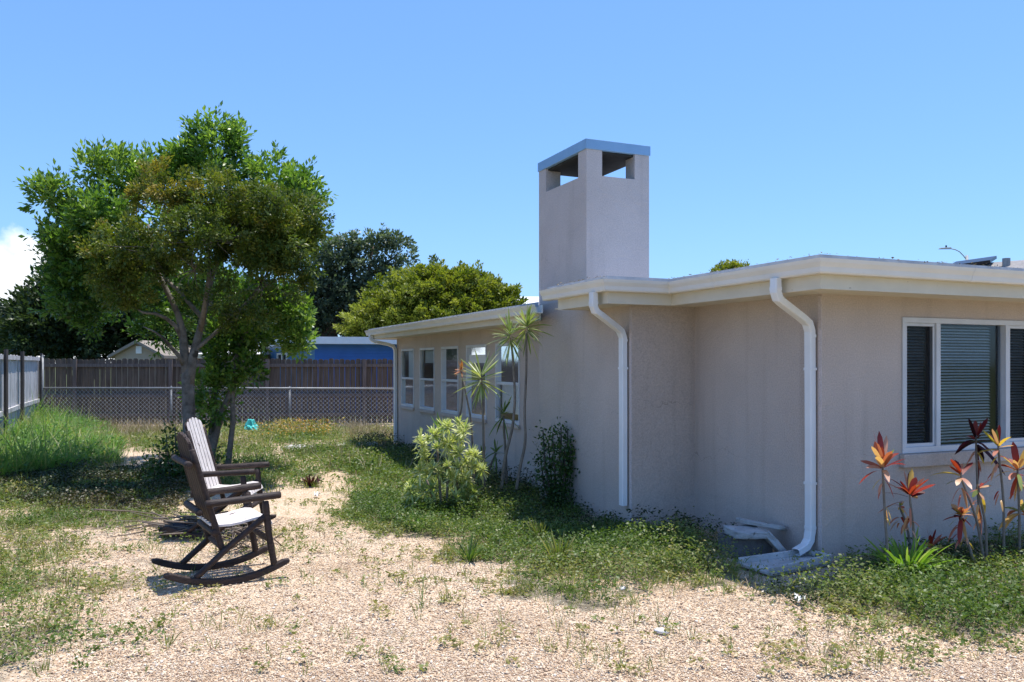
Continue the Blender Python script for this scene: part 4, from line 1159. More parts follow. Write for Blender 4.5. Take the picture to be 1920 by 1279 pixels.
# nearer tree with olive-brown foliage
DA = 11.2
def near_tree():
    base = Vector((fx(357, DA), DA, 0))
    root = empty('yard_tree', base, 0, 'nearer yard tree with olive brown foliage and a pale thick forked trunk behind the chairs', 'tree')
    m = MB(); loc = lambda P: [Vector(p) - base for p in P]
    def st(pts, r, dy=None, n=10): m.tube(loc(lift(None, pts, DA, dy)), [q * .74 for q in r], n)
    st([(356, 935), (357, 880), (355, 800), (353, 740), (352, 705), (352, 680)], [.17, .13, .115, .108, .11, .05])
    st([(354, 730), (346, 665), (342, 620), (334, 590), (318, 555), (300, 520), (285, 470), (278, 420)], [.095, .082, .066, .055, .05, .042, .03, .018])
    st([(343, 640), (330, 612), (312, 597), (292, 588), (268, 586), (240, 570)], [.045, .04, .034, .028, .02, .01], [0, -.05, -.15, -.25, -.3, -.4])
    st([(347, 690), (336, 668), (318, 648), (305, 633), (290, 622), (268, 612)], [.05, .04, .034, .027, .017, .008], [0, -.1, -.2, -.3, -.35, -.4])
    st([(353, 730), (361, 672), (372, 630), (382, 590), (392, 540), (410, 480), (430, 420)], [.095, .082, .068, .055, .048, .035, .02], [0, .0, .1, .15, .2, .2, .2])
    st([(376, 620), (384, 570), (392, 520), (392, 470), (400, 400)], [.05, .042, .035, .025, .012], [.1, -.1, -.2, -.3, -.3])
    st([(362, 660), (385, 640), (420, 610), (460, 570), (500, 520)], [.04, .035, .03, .024, .012], [0, .1, .15, .1, 0])
    st([(300, 520), (265, 530), (225, 548), (190, 575)], [.025, .018, .012, .006], [0, -.2, -.3, -.4])
    st([(470, 560), (500, 535), (530, 520)], [.02, .012, .006])
    L = Leaves()
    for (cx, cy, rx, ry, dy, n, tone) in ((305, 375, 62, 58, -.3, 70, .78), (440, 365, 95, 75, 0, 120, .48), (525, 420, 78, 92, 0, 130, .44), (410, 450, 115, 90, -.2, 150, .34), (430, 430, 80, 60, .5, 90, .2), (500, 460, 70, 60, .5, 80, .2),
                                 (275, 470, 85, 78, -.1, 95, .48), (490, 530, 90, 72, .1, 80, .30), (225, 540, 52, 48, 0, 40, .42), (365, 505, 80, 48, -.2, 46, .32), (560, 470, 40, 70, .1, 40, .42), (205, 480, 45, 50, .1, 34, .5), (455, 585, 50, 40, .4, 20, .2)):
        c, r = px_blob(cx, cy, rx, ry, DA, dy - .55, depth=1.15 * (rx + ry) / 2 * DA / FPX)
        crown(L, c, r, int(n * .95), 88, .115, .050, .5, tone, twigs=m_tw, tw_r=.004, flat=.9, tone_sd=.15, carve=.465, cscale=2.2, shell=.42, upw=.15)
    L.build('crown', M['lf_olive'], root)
    for i in range(len(m_tw.v)): m_tw.v[i] = tuple(Vector(m_tw.v[i]) - base)
    m.add(m_tw.v, m_tw.f)
    m.build('trunk', M['bark_pale'], root, smooth=True)
m_tw = MB()
near_tree()

# bright green tree standing just behind it, several thin stems
DB = 12.9
def green_tree():
    base = Vector((fx(405, 12.3), 12.3, 0))
    root = empty('yard_tree', base, 0, 'bright green leafy tree with thin stems, right behind the olive brown one', 'tree')
    m = MB()
    def st(pts, r, D=12.3, dy=None): m.tube([p - base for p in lift(None, pts, D, dy)], r, 8)
    st([(392, 905), (396, 850), (408, 800), (420, 765), (440, 720), (447, 660), (455, 590), (470, 500), (480, 420)], [.075, .065, .055, .05, .05, .045, .04, .03, .02], dy=[0, 0, 0, 0, 0, .1, .2, .4, .6])
    st([(424, 905), (430, 850), (437, 790), (436, 720), (446, 650), (475, 600), (520, 580)], [.05, .045, .04, .036, .03, .022, .012])
    st([(392, 900), (394, 830), (402, 770), (405, 700), (400, 620), (390, 500), (395, 380), (398, 290)], [.055, .05, .045, .045, .04, .035, .03, .015], dy=[0, 0, .1, .2, .4, .6, .6, .6])
    st([(400, 620), (330, 540), (240, 470), (150, 410), (110, 380)], [.04, .035, .03, .02, .012], dy=[.4, .8, 1.0, 1.0, 1.0])
    st([(240, 470), (200, 380), (180, 330)], [.025, .018, .01], dy=[1.0, 1.0, 1.0])
    st([(455, 590), (510, 480), (555, 390)], [.03, .02, .01], dy=[.2, .4, .6])
    L = Leaves()
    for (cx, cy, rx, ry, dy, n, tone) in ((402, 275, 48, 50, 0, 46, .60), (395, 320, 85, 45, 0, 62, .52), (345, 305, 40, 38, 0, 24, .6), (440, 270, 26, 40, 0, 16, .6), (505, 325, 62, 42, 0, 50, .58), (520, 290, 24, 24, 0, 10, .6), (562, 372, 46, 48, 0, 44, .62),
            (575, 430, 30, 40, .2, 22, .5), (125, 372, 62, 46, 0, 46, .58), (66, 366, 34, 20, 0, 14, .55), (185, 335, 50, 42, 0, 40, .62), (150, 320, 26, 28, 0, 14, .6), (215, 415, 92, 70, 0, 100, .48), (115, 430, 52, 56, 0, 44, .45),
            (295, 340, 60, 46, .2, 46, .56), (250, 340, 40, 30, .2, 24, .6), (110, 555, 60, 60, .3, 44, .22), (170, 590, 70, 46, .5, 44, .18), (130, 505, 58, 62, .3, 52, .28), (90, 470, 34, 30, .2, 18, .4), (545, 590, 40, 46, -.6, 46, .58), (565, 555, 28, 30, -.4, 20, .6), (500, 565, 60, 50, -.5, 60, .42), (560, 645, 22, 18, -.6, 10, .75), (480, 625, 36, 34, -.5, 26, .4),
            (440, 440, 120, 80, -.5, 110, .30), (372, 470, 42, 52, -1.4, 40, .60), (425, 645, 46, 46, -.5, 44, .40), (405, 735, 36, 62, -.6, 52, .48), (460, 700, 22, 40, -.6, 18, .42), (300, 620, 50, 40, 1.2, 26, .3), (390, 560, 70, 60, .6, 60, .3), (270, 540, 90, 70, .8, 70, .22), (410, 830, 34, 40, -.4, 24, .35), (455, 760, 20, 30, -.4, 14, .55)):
        c, r = px_blob(cx + (24 if cx < 220 else 0), cy, rx, ry, DB, dy - (1.1 if cx < 260 else 0))
        crown(L, c, r, int(n * .72) + 3, 40, .13, .092, .46, tone, shell=.45, flat=1.0, tone_sd=.16, carve=.42, cscale=1.9, spray=2.4, upw=.7)
    L.build('crown', M['lf_green'], root)
    m.build('trunk', M['cane'], root, smooth=True)
green_tree()

def far_tree(name, label, D, bx_, fork, blobs, mat, lsize, csize, nleaf, ratio=.55, tr=.35, group=None, bark='bark', shell=.4, cat='tree', flat=.7, tone_sd=.15, limbs=True, carve=.36):
    base = Vector((fx(bx_, D), D, 0))
    root = empty(name, base, 0, label, cat, group)
    m = MB(); f = W(bx_ if not isinstance(fork, tuple) else fork[0], fork[1] if isinstance(fork, tuple) else fork, D) - base
    limb(m, (0, 0, -.1), f, tr * 1.2, tr * .8, n=9, wob=.03)
    L = Leaves()
    for (cx, cy, rx, ry, dy, n, tone) in blobs:
        c, r = px_blob(cx, cy, rx, ry, D, dy)
        if limbs: limb(m, f, c - base, tr * .5, tr * .12, n=6, wob=.08, sag=.05)
        crown(L, c, r, n, nleaf, csize, lsize, ratio, tone, shell=shell, flat=flat, tone_sd=tone_sd, zmin=.8, carve=carve)
    L.build('crown', mat, root)
    m.build('trunk', M[bark], root, smooth=True)
    return root
far_tree('dark_tree', 'big dark shady tree behind the fence on the left, below the bright green crown', 33, 150, (170, 640),
         [(84, 596, 46, 42, 0, 80, .45), (44, 628, 32, 28, 0, 40, .5), (130, 562, 52, 50, 0, 80, .5), (180, 600, 130, 72, 0, 230, .15), (260, 560, 120, 90, 1, 200, .2), (120, 610, 100, 62, -1, 170, .2), (330, 600, 80, 70, 1, 120, .2), (200, 500, 100, 60, 0, 120, .35)],
         M['lf_dark'], .20, .42, 60, tr=.4)
far_tree('dark_tree', 'shadowy tree behind the tan gabled shed and the forked trunk', 38, 390, (390, 640),
         [(400, 590, 90, 70, 0, 160, .25), (330, 610, 70, 55, 0, 90, .2), (470, 600, 70, 64, 0, 110, .3), (420, 640, 110, 32, 0, 110, .3)],
         M['lf_dark'], .21, .45, 55, tr=.4)
far_tree('soft_green_tree', 'paler green rounded tree at the far left edge above the fence', 46, 0, (-10, 650),
         [(-20, 620, 60, 42, 0, 120, .6), (20, 640, 34, 34, 0, 60, .5), (-80, 610, 60, 60, 0, 90, .5)], M['lf_far'], .24, .5, 55, tr=.3)
far_tree('oak_tree', 'grey green oak with gaps and dark crooked limbs behind the blue house', 42, 628, (622, 628),
         [(700, 462, 62, 30, 0, 48, .62), (655, 448, 24, 16, 0, 14, .7), (745, 478, 32, 30, 0, 26, .6), (668, 500, 44, 34, 0, 36, .5), (730, 510, 40, 24, 0, 22, .5), (630, 490, 40, 36, 0, 46, .5), (596, 500, 34, 40, 0, 40, .45), (612, 545, 52, 46, 0, 84, .38), (660, 555, 48, 44, 0, 70, .34), (700, 545, 36, 28, 0, 26, .4), (575, 570, 44, 50, 0, 66, .34), (620, 600, 44, 24, 0, 40, .3), (560, 620, 50, 22, 0, 34, .3), (690, 600, 34, 30, 0, 34, .32), (655, 610, 20, 30, 0, 20, .3)],
         M['lf_oak'], .20, .34, 40, tr=.38, shell=.45, tone_sd=.2, carve=.475)
far_tree('round_tree', 'dense dome shaped yellow green tree rising behind the house roof', 36, 830, (830, 640),
         [(820, 615, 150, 100, 0, 900, .42), (760, 585, 60, 40, -1.0, 130, .50), (860, 560, 90, 48, -1.0, 210, .55), (800, 550, 70, 42, -.8, 150, .58), (920, 585, 55, 44, -.8, 120, .5), (700, 612, 44, 30, -.8, 80, .5), (840, 600, 110, 40, -1.6, 190, .45)],
         M['lf_yellow'], .15, .27, 62, tr=.3, shell=.18, tone_sd=.17, flat=.62, carve=.33)
far_tree('distant_tree', 'small green treetop just showing above the near roof edge', 50, 1370, (1370, 560),
         [(1372, 506, 24, 9, 0, 34, .6), (1352, 510, 12, 8, 0, 14, .6), (1392, 501, 10, 6, 0, 10, .6), (1368, 518, 28, 12, 0, 40, .5)], M['lf_yellow'], .16, .26, 40, tr=.2, carve=.42)

# ------------------------------------------------------------------ houses beyond the fence
def yawed(a, b): return math.atan2((b - a).y, (b - a).x)
def blue_house():
    A = Vector((fx(590, 27), 27, 0)); B = Vector((fx(506, 33), 33, 0)); Cc = Vector((fx(830, 28), 28, 0))
    root = empty('blue_house', A, 0, 'low blue house with flat white fascia beyond the wooden fence', 'house')
    r = lambda v, z=0: (v.x - A.x, v.y - A.y, z)
    back = Vector((0, 9, 0))
    m = MB(); m.quad(r(A), r(Cc), r(Cc, 2.27), r(A, 2.27)); m.quad(r(Cc), r(Cc + back), r(Cc + back, 2.27), r(Cc, 2.27)); m.build('wall', M['blue'], root)
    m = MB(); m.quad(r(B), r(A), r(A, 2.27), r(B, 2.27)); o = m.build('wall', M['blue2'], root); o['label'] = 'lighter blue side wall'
    e = .35
    poly = [(B.x - A.x - .5, B.y - A.y + .1), (A.x - A.x - .45, -.45), (Cc.x - A.x + .5, Cc.y - A.y - .45), (Cc.x - A.x + .5, Cc.y - A.y + 9), (B.x - A.x, B.y - A.y + 6)]
    m = MB(); m.prism(poly, 2.26, 2.49); m.build('roof', M['white'], root)
    d = (A - B).normalized(); n_ = Vector((d.y, -d.x, 0))
    P = lambda px, z, o: (lambda t: r(B.lerp(A, t) + n_ * o, z))(0)
    def on(px):
        # parameter along B-A whose pixel is px
        lo, hi = 0, 1
        for _ in range(40):
            q = (lo + hi) / 2; v = B.lerp(A, q)
            if CX + FPX * v.x / v.y < px: lo = q
            else: hi = q
        return B.lerp(A, lo)
    a, b = on(521), on(540); z0, z1 = 1.55, 2.02
    m = MB()
    for (u0, u1, w0, w1) in ((0, 1, z1 - .06, z1), (0, 1, z0, z0 + .06), (0, .08, z0 + .06, z1 - .06), (.92, 1, z0 + .06, z1 - .06), (.46, .54, z0 + .06, z1 - .06)):
        p0, p1 = a.lerp(b, u0), a.lerp(b, u1); q0, q1 = p0 + n_ * .05, p1 + n_ * .05
        vs = [r(p0, w0), r(p1, w0), r(q1, w0), r(q0, w0), r(p0, w1), r(p1, w1), r(q1, w1), r(q0, w1)]
        m.add(vs, [(0,3,2,1),(4,5,6,7),(0,1,5,4),(1,2,6,5),(2,3,7,6),(3,0,4,7)])
    w = m.build('window', M['white'], root)
    m = MB(); m.quad(r(a + n_ * .02, z0), r(b + n_ * .02, z0), r(b + n_ * .02, z1), r(a + n_ * .02, z1)); m.build('pane', M['darkglass'], w)
blue_house()

def gable_shed():
    D = 29.0; x0, x1 = fx(216, D), fx(304, D); xm = (x0 + x1) / 2
    root = empty('garden_shed', (xm, D, 0), 0, 'small tan gabled shed with a white louvre behind the fence', 'shed')
    h = (x1 - x0) / 2; ze = 1.6 + (683 - 668) / FPX * D; zp = 1.6 + (683 - 644) / FPX * D
    m = MB(); f = [(-h, 0, 0), (h, 0, 0), (h, 0, ze), (0, 0, zp), (-h, 0, ze)]; b = [(x, 4, z) for x, y, z in f]
    m.add(f + b, [(0,1,2,3,4), (9,8,7,6,5), (0,5,6,1), (1,6,7,2), (4,9,5,0)]); m.build('wall', M['tan'], root)
    m = MB(); e = .16; k = (zp - ze) / h
    for s in (-1, 1):
        vs = []
        for y in (-.22, 4.2):
            vs += [(0, y, zp + .01), (s * (h + e), y, ze - k * e + .01), (s * (h + e), y, ze - k * e + .11), (0, y, zp + .12)]
        m.add(vs, [(0,1,2,3), (7,6,5,4), (0,4,5,1), (1,5,6,2), (2,6,7,3)])
    m.build('roof', M['shed_roof'], root)
    m = MB(); w0 = fx(261, D) - xm; z0, z1 = 1.6 + (683 - 663) / FPX * D, 1.6 + (683 - 649) / FPX * D
    m.box((w0 - .10, -.04, z0), (w0 + .10, -.001, z1))
    for k_ in range(4): m.box((w0 - .085, -.055, z0 + .03 + k_ * .055), (w0 + .085, -.0401, z0 + .05 + k_ * .055))
    m.build('louvre', M['white'], root)
gable_shed()

def low_house(name, label, D, px0, px1, pe, pr, wall, roofm, fas):
    x0, x1 = fx(px0, D), fx(px1, D); xm = (x0 + x1) / 2; h = (x1 - x0) / 2
    root = empty(name, (xm, D, 0), 0, label, 'house')
    ze = 1.6 + (683 - pe) / FPX * D; zr = 1.6 + (683 - pr) / FPX * (D + 3.2)
    m = MB(); m.box((-h, .5, 0), (h, 6.5, ze - .02)); m.build('wall', wall, root)
    m = MB(); m.box((-h - .3, -.02, ze - .16), (h + .3, .02, ze)); m.build('fascia', fas, root)
    m = MB(); m.add([(-h - .3, 0.021, ze + .005), (h + .3, 0.021, ze + .005), (h + .1, 3.3, zr), (-h + .2, 3.3, zr), (-h - .3, 6.8, ze), (h + .3, 6.8, ze)], [(0,1,2,3), (3,2,5,4), (0,3,4), (1,5,2)]); m.build('roof', roofm, root)
low_house('bungalow', 'low bungalow with pale roof and cream eave seen behind the tree stems', 31, 372, 462, 664, 655, M['tan'], M['white'], M['cream'])
low_house('bungalow', 'pale low bungalow roof showing left of the blue house', 36, 470, 512, 664, 652, M['white'], M['chalk'], M['white'])
low_house('bungalow', 'far white roofed bungalow peeking between the dome tree and chimney', 40, 965, 1040, 575, 556, M['white'], M['white'], M['white'])

def grey_house():
    A = Vector((9.7, 18.1, 0)); B = Vector((15.4, 12.8, 0)); d = (B - A).normalized(); L = (B - A).length
    root = empty('shingled_house', A, math.atan2(d.y, d.x), 'neighbouring house with grey shingled gable roof beyond the wide window', 'house')
    zr, ze, wd = 3.77, 2.55, 3.1
    m = MB(); m.box((.3, -wd + .5, 0), (L - .3, wd - .5, ze + .02)); m.build('wall', M['tan'], root)
    m = MB()
    for s in (-1, 1):
        vs = [(0, 0, zr), (L, 0, zr), (L, s * wd, ze), (0, s * wd, ze), (0, 0, zr - .12), (L, 0, zr - .12), (L, s * wd, ze - .12), (0, s * wd, ze - .12)]
        m.add(vs, [(0,1,2,3), (7,6,5,4), (0,3,7,4), (1,5,6,2), (2,6,7,3)])
    rf = m.build('roof', M['shingle'], root)
    # vent pipe on the near slope, dark panel near the gable end
    m = MB(); m.tube([(1.05, -.30, 3.55), (1.05, -.30, 3.80)], .075, 10); m.build('vent_pipe', M['galv'], rf)
    m = MB(); Mx = Matrix.Translation((.36, -.05, 3.80)) @ Euler((R(14), R(-4), 0)).to_matrix().to_4x4()
    m.box((-.40, -.3, -.03), (.40, .3, .03), Mx); m.build('roof_panel', M['panel'], rf)
grey_house()

def street_lamp():
    D = 40.0; base = Vector((fx(1813, D), D, 0))
    root = empty('street_lamp', base, 0, 'grey street lamp with curved arm reaching left above the roof', 'street lamp')
    s = D / FPX; z = lambda py: 1.6 + (683 - py) * s
    m = MB(); m.tube([(0, 0, 0), (0, 0, z(479))], [.09, .07], 10); m.build('pole', M['lamp_metal'], root, smooth=True)
    m = MB(); m.tube([((px - 1813) * s, 0, z(py)) for px, py in ((1812, 487), (1806, 479), (1799, 472), (1791, 468), (1783, 466.5), (1778, 466.5))], .024, 8); m.build('arm', M['lamp_metal'], root, smooth=True)
    m = MB()
    x0, x1, zz = (1761 - 1813) * s, (1783 - 1813) * s, z(466)
    m.add([(x0, -.10, zz - .03), (x1, -.07, zz - .03), (x1, .07, zz - .03), (x0, .10, zz - .03), (x0 + .04, -.08, zz + .03), (x1, -.05, zz + .06), (x1, .05, zz + .06), (x0 + .04, .08, zz + .03)],
          [(0,3,2,1),(4,5,6,7),(0,1,5,4),(1,2,6,5),(2,3,7,6),(3,0,4,7)])
    hd = m.build('lamp_head', M['lamp_metal'], root, bevel=.01)
    m = MB(); m.tube([((1774 - 1813) * s, 0, zz + .05), ((1774 - 1813) * s, 0, zz + .15)], .04, 8); m.build('photocell', M['panel'], hd)
street_lamp()

# ------------------------------------------------------------------ plants by the house
def strap_head(L, c, r, n, width, tone, droop=.35, sph=1.0, upbias=.25):
    c = np.array(c)
    d = unit(rng.normal(size=(n, 3)) * np.array([1, 1, .8 * sph]) + np.array([0, 0, upbias]))
    age = np.clip(.9 - d[:, 2] * .7 + rng.normal(0, .25, n), .1, 2.2)         # outer, older leaves hang more
    L.blades(np.repeat(c[None], n, 0) + d * r * .05 + np.array([0, 0, 1]) * (d[:, 2:3] - .4) * r * .18, d, rng.uniform(.5, 1.12, n) * r, rng.uniform(.6, 1.2, n) * width, age * droop, np.clip(tone + rng.normal(0, .2, n), 0, 1), seg=5)

def dead_skirt(L, c, n, ln, width, tone):
    """withered leaves hanging against the stem below a head"""
    c = np.array(c); a = rng.uniform(0, 6.283, n)
    pos = c + np.stack([np.cos(a) * .01, np.sin(a) * .01, -rng.random(n) * ln * 1.2], -1)
    d = np.stack([np.cos(a) * .8, np.sin(a) * .8, -.35 + rng.normal(0, .3, n)], -1)
    L.blades(pos, d, rng.uniform(.5, 1.1, n) * ln, rng.uniform(.6, 1.1, n) * width, rng.uniform(.5, 1.3, n), np.clip(tone + rng.normal(0, .1, n), 0, 1), seg=5)

def cane_plant(name, label, base, stems, heads, mat, cat, group=None, sr=.016, extra=None):
    """stems: lists of world points; heads: (centre, radius, count, width, tone, droop, upbias)"""
    root = empty(name, base, 0, label, cat, group)
    m = MB()
    for pts in stems:
        k = len(pts); q = []
        for i in range(k - 1):
            for j in range(4): q.append(Vector(pts[i]).lerp(Vector(pts[i+1]), j / 4))
        q.append(Vector(pts[-1]))
        # soften
        for _ in range(2): q = [q[0]] + [(q[i-1] + q[i] * 2 + q[i+1]) / 4 for i in range(1, len(q) - 1)] + [q[-1]]
        m.tube([p - Vector(base) for p in q], [sr * (1.15 - .45 * i / len(q)) for i in range(len(q))], 7)
    m.build('stem', M['cane'], root, smooth=True)
    L = Leaves()
    for (c, r, n, w, tone, dr, ub) in heads: strap_head(L, c, r, n, w, tone, dr, upbias=ub)
    if extra: extra(L)
    L.build('leaves', mat, root)
    return root
DG = 'striped dragon plants by the sash windows'
D = 9.1
cane_plant('dragon_plant', 'tallest dragon plant with double spiky green heads reaching the eave', W(945, 905, D) * 1, 
    [[W(940, 920, D), W(946, 860, D), W(962, 800, D), W(966, 745, D), W(963, 690, D), W(958, 630, D)],
     [W(968, 920, D - .1), W(974, 880, D - .1), W(986, 830, D - .1), W(983, 770, D - .1), W(987, 700, D - .1), W(987, 622, D - .1)]],
    [(W(957, 628, D), .27, 80, .017, .62, .18, .15), (W(988, 614, D - .1), .27, 90, .018, .66, .24, .35)], M['lf_drac'], 'plant', DG)
cane_plant('dragon_plant', 'dragon plant with one broad star shaped head before the fourth sash window', W(905, 925, 9.4),
    [[W(908, 930, 9.4), W(907, 850, 9.4), W(906, 780, 9.4), W(902, 712, 9.4)]],
    [(W(902, 708, 9.4), .33, 72, .021, .66, .12, .15)], M['lf_drac'], 'plant', DG)
cane_plant('dragon_plant', 'thin bare dragon plant with a small orange withered head', W(868, 915, 9.6),
    [[W(872, 925, 9.6), W(856, 800, 9.6), W(866, 765, 9.6), W(868, 720, 9.6), W(865, 697, 9.6)],
     [W(890, 925, 9.6), W(884, 790, 9.6), W(875, 745, 9.6), W(869, 716, 9.6)]],
    [(W(865, 694, 9.6), .10, 30, .016, .6, .1, .3)], M['lf_orange'], 'plant', DG, sr=.012)
cane_plant('dragon_plant', 'short leaning dragon plant with drooping sparse leaves below the last sash window', W(945, 925, 9.9),
    [[W(948, 935, 9.9), W(950, 880, 9.9), W(946, 820, 9.9), W(944, 780, 9.9)], [W(905, 940, 9.9), W(912, 890, 9.9), W(930, 850, 9.9)], [W(898, 945, 9.8), W(905, 900, 9.8), W(905, 865, 9.8)]],
    [(W(944, 778, 9.9), .22, 26, .022, .3, .5, .1), (W(930, 850, 9.9), .17, 24, .02, .25, .5, .5), (W(905, 866, 9.8), .26, 40, .022, .35, .6, .5), (W(900, 900, 9.8), .26, 36, .02, .3, .8, .2)], M['lf_drac'], 'plant', DG)

def variegated_bush():
    Db = 8.85; base = Vector((fx(836, Db), Db, 0))
    stems = [[W(830, 985, Db), W(826, 930, Db), W(822, 880, Db), W(820, 840, Db)], [W(838, 985, Db), W(838, 925, Db), W(842, 860, Db)], [W(846, 985, Db), W(852, 925, Db), W(866, 875, Db)], [W(832, 985, Db), W(815, 940, Db), W(800, 900, Db)], [W(840, 985, Db + .1), W(845, 930, Db + .1), W(880, 890, Db + .1)]]
    heads = []
    r = random.Random(5)
    spots = [(812, 812), (840, 806), (868, 818), (795, 828), (828, 838), (858, 845), (884, 848), (800, 855), (836, 868), (868, 872), (893, 872), (815, 885), (850, 892), (880, 893), (790, 880), (846, 826), (868, 800), (905, 885),
             (775, 915), (795, 925), (765, 935), (812, 918), (870, 915), (865, 935), (885, 925), (800, 945)]
    for (x, y) in spots:
        for dd in (-.22, -.05, .14):
            heads.append((W(x + r.uniform(-9, 9), y + r.uniform(-8, 8), Db + dd + r.uniform(-.08, .08)), r.uniform(.085, .125), 40, .019, .66 + (.06 if y < 900 else -.14), .38, .75))
    heads.append((W(826, 815, Db + .25), .22, 34, .022, .1, .15, .9))
    cane_plant('variegated_bush', 'bushy yellow variegated plant with drooping leaf rosettes on several stems', base, stems, heads, M['lf_varieg'], 'bush', sr=.015)
variegated_bush()

def leafy_shrub(name, label, D, px, stems_px, mat, lsize, n, spread, tone=.4):
    base = Vector((fx(px, D), D, 0)); root = empty(name, base, 0, label, 'shrub')
    m = MB(); L = Leaves()
    for pts in stems_px:
        P = [W(x, y, D + random.uniform(-.12, .12)) for x, y in pts]
        m.tube([p - base for p in P], [.012 - .007 * i / len(P) for i in range(len(P))], 5)
        for i in range(len(P) - 1):
            k = int(n * (P[i+1] - P[i]).length)
            u = rng.random((k, 1)); pos = np.array(P[i]) * (1 - u) + np.array(P[i+1]) * u + rng.normal(size=(k, 3)) * spread
            d = rng.normal(size=(k, 3)) * .8 + np.array([0, 0, .5])
            L.leaves(pos, d, rng.uniform(.6, 1.2, k) * lsize, .55, np.clip(tone + rng.normal(0, .2, k), 0, 1))
    m.build('stem', M['bark'], root, smooth=True); L.build('leaves', mat, root)
leafy_shrub('dark_shrub', 'upright dark green small leaved shrub against the chimney wall', 9.05, 1045,
    [[(1040, 955), (1022, 880), (1018, 806)], [(1045, 955), (1040, 880), (1036, 812)], [(1046, 955), (1052, 870), (1052, 800)], [(1048, 955), (1064, 870), (1064, 806)], [(1046, 955), (1060, 900), (1072, 838)], [(1036, 955), (1020, 910), (1014, 860)], [(1040, 955), (1034, 900), (1028, 830)], [(1050, 955), (1058, 900), (1058, 840)]],
    M['lf_shrub'], .045, 380, .055)
leafy_shrub('dark_shrub', 'rounded dark green shrub at the foot of the forked trunk left of the chairs', 10.6, 318,
    [[(318, 915), (300, 870), (298, 838)], [(320, 915), (315, 860), (312, 815)], [(325, 915), (330, 860), (328, 800)], [(330, 915), (345, 870), (350, 830)], [(318, 915), (290, 890), (286, 868)], [(330, 915), (360, 890), (372, 860)], [(335, 915), (395, 880), (412, 850)], [(322, 915), (306, 895), (296, 880)], [(330, 915), (340, 890), (338, 850)]],
    M['lf_shrub'], .06, 330, .085, tone=.25)

# red cordylines along the front wall
CG = 'red cordylines along the front wall'
def cordyline(label, head, base_px, tone, D, r=.20, n=22, w=.045, tier=None, up=.8, droop=.35, extra_heads=()):
    b = W(base_px[0], base_px[1], D); b.z = 0
    hx, hy = head; mid = W((hx * .45 + base_px[0] * .55) + random.uniform(-6, 6), (hy + base_px[1]) / 2, D)
    stems = [[b, mid, W(hx, hy + 18, D), W(hx, hy + 4, D)]]
    heads = [(W(hx, hy + 12, D), r, n, w, tone, droop, up)]
    for (x, y, rr, nn, tt, dr) in extra_heads:
        heads.append((W(x, y, D), rr, nn, w, tt, dr, .6))
        stems.append([mid, W((x + mid.x * 0 + hx) / 2, (y + hy) / 2 + 40, D), W(x, y, D)])
    def ex(L):
        dead_skirt(L, W(hx, hy + 26, D), 5, .11, .022, .68)
        dead_skirt(L, W(hx * .7 + base_px[0] * .3, hy * .6 + base_px[1] * .4, D), 3, .07, .014, .72)
    cane_plant('cordyline', label, b, stems, heads, M['lf_cord'], 'plant', CG, sr=.0095, extra=ex)
cordyline('tall red cordyline beside the window edge, leftmost of the row', (1655, 868), (1668, 1070), .52, 6.09, r=.25, n=19, w=.044, up=1.3, droop=.42)
cordyline('shorter red orange cordyline just below the window corner', (1706, 920), (1712, 1070), .56, 6.2, r=.23, n=18, w=.044, up=1.25, droop=.42)
cordyline('pale pink and green cordyline in front of the middle window pane', (1802, 880), (1848, 1060), .76, 6.42, r=.21, n=13, w=.04, droop=.4, up=.7)
cordyline('dark maroon cordyline close to the window glass', (1830, 812), (1842, 1045), .12, 6.95, r=.23, n=20, w=.036, droop=.45, up=.35)
cordyline('tall cordyline topped with yellow leaves near the second mullion', (1872, 828), (1882, 1050), .84, 6.58, r=.20, n=16, w=.036, up=1.1)
cordyline('low cordyline with a bunch of withered cream and red leaves', (1802, 955), (1832, 1068), .66, 6.38, r=.12, n=22, up=.6, droop=.5)
cordyline('cordyline at the right edge of view with pink drooping leaves', (1908, 872), (1912, 1050), .72, 6.62, r=.22, n=22, droop=.6, up=.4, extra_heads=((1912, 960, .18, 14, .78, .9),))
cordyline('thin cordyline stalk with small pale leaf tuft between the pink and low ones', (1835, 905), (1850, 1058), .74, 6.45, r=.12, n=9, w=.03, up=.4)
cordyline('nearly bare cordyline stalk with a dried tan tuft behind the two red ones', (1688, 938), (1712, 1020), .78, 6.74, r=.07, n=12, w=.02, droop=.9, up=.1)
def fallen():
    L = Leaves(); c = G(1745, 1052); c.z = .10
    root = empty('fallen_cordyline', (c.x, c.y, 0), 0, 'fallen reddish rosette lying beside the lime grass clump', 'plant')
    strap_head(L, c, .20, 26, .03, .5, .5); strap_head(L, G(1672, 1045, .08), .12, 12, .03, .5, .5)
    L.build('leaves', M['lf_cord'], root)
fallen()

def grass_clump(name, label, base, n, ln, wd, bend, tone, mat, spread=.5, cat='grass clump'):
    root = empty(name, base, 0, label, cat)
    L = Leaves(); a = rng.uniform(0, 6.283, n); s = spread * np.sqrt(rng.random(n)) * 1.3
    pos = np.array(base) + np.stack([np.cos(a) * .05 * rng.random(n), np.sin(a) * .05 * rng.random(n), np.zeros(n)], -1)
    d = np.stack([np.cos(a) * s, np.sin(a) * s, np.ones(n)], -1)
    L.blades(pos, d, rng.uniform(.55, 1.1, n) * ln, rng.uniform(.7, 1.2, n) * wd, rng.uniform(.2, 1.0, n) * bend, np.clip(tone + rng.normal(0, .18, n), 0, 1), seg=5)
    L.build('blades', mat, root)
grass_clump('grass_clump', 'tall lime green arching grass clump in front of the red cordylines', G(1700, 1086), 170, .58, .016, .9, .5, M['lf_lime'], .75)
grass_clump('grass_clump', 'yellowing spiky tuft in the bed, left of its twin', G(1015, 1012), 60, .24, .008, .15, .75, M['lf_grass'], .5)
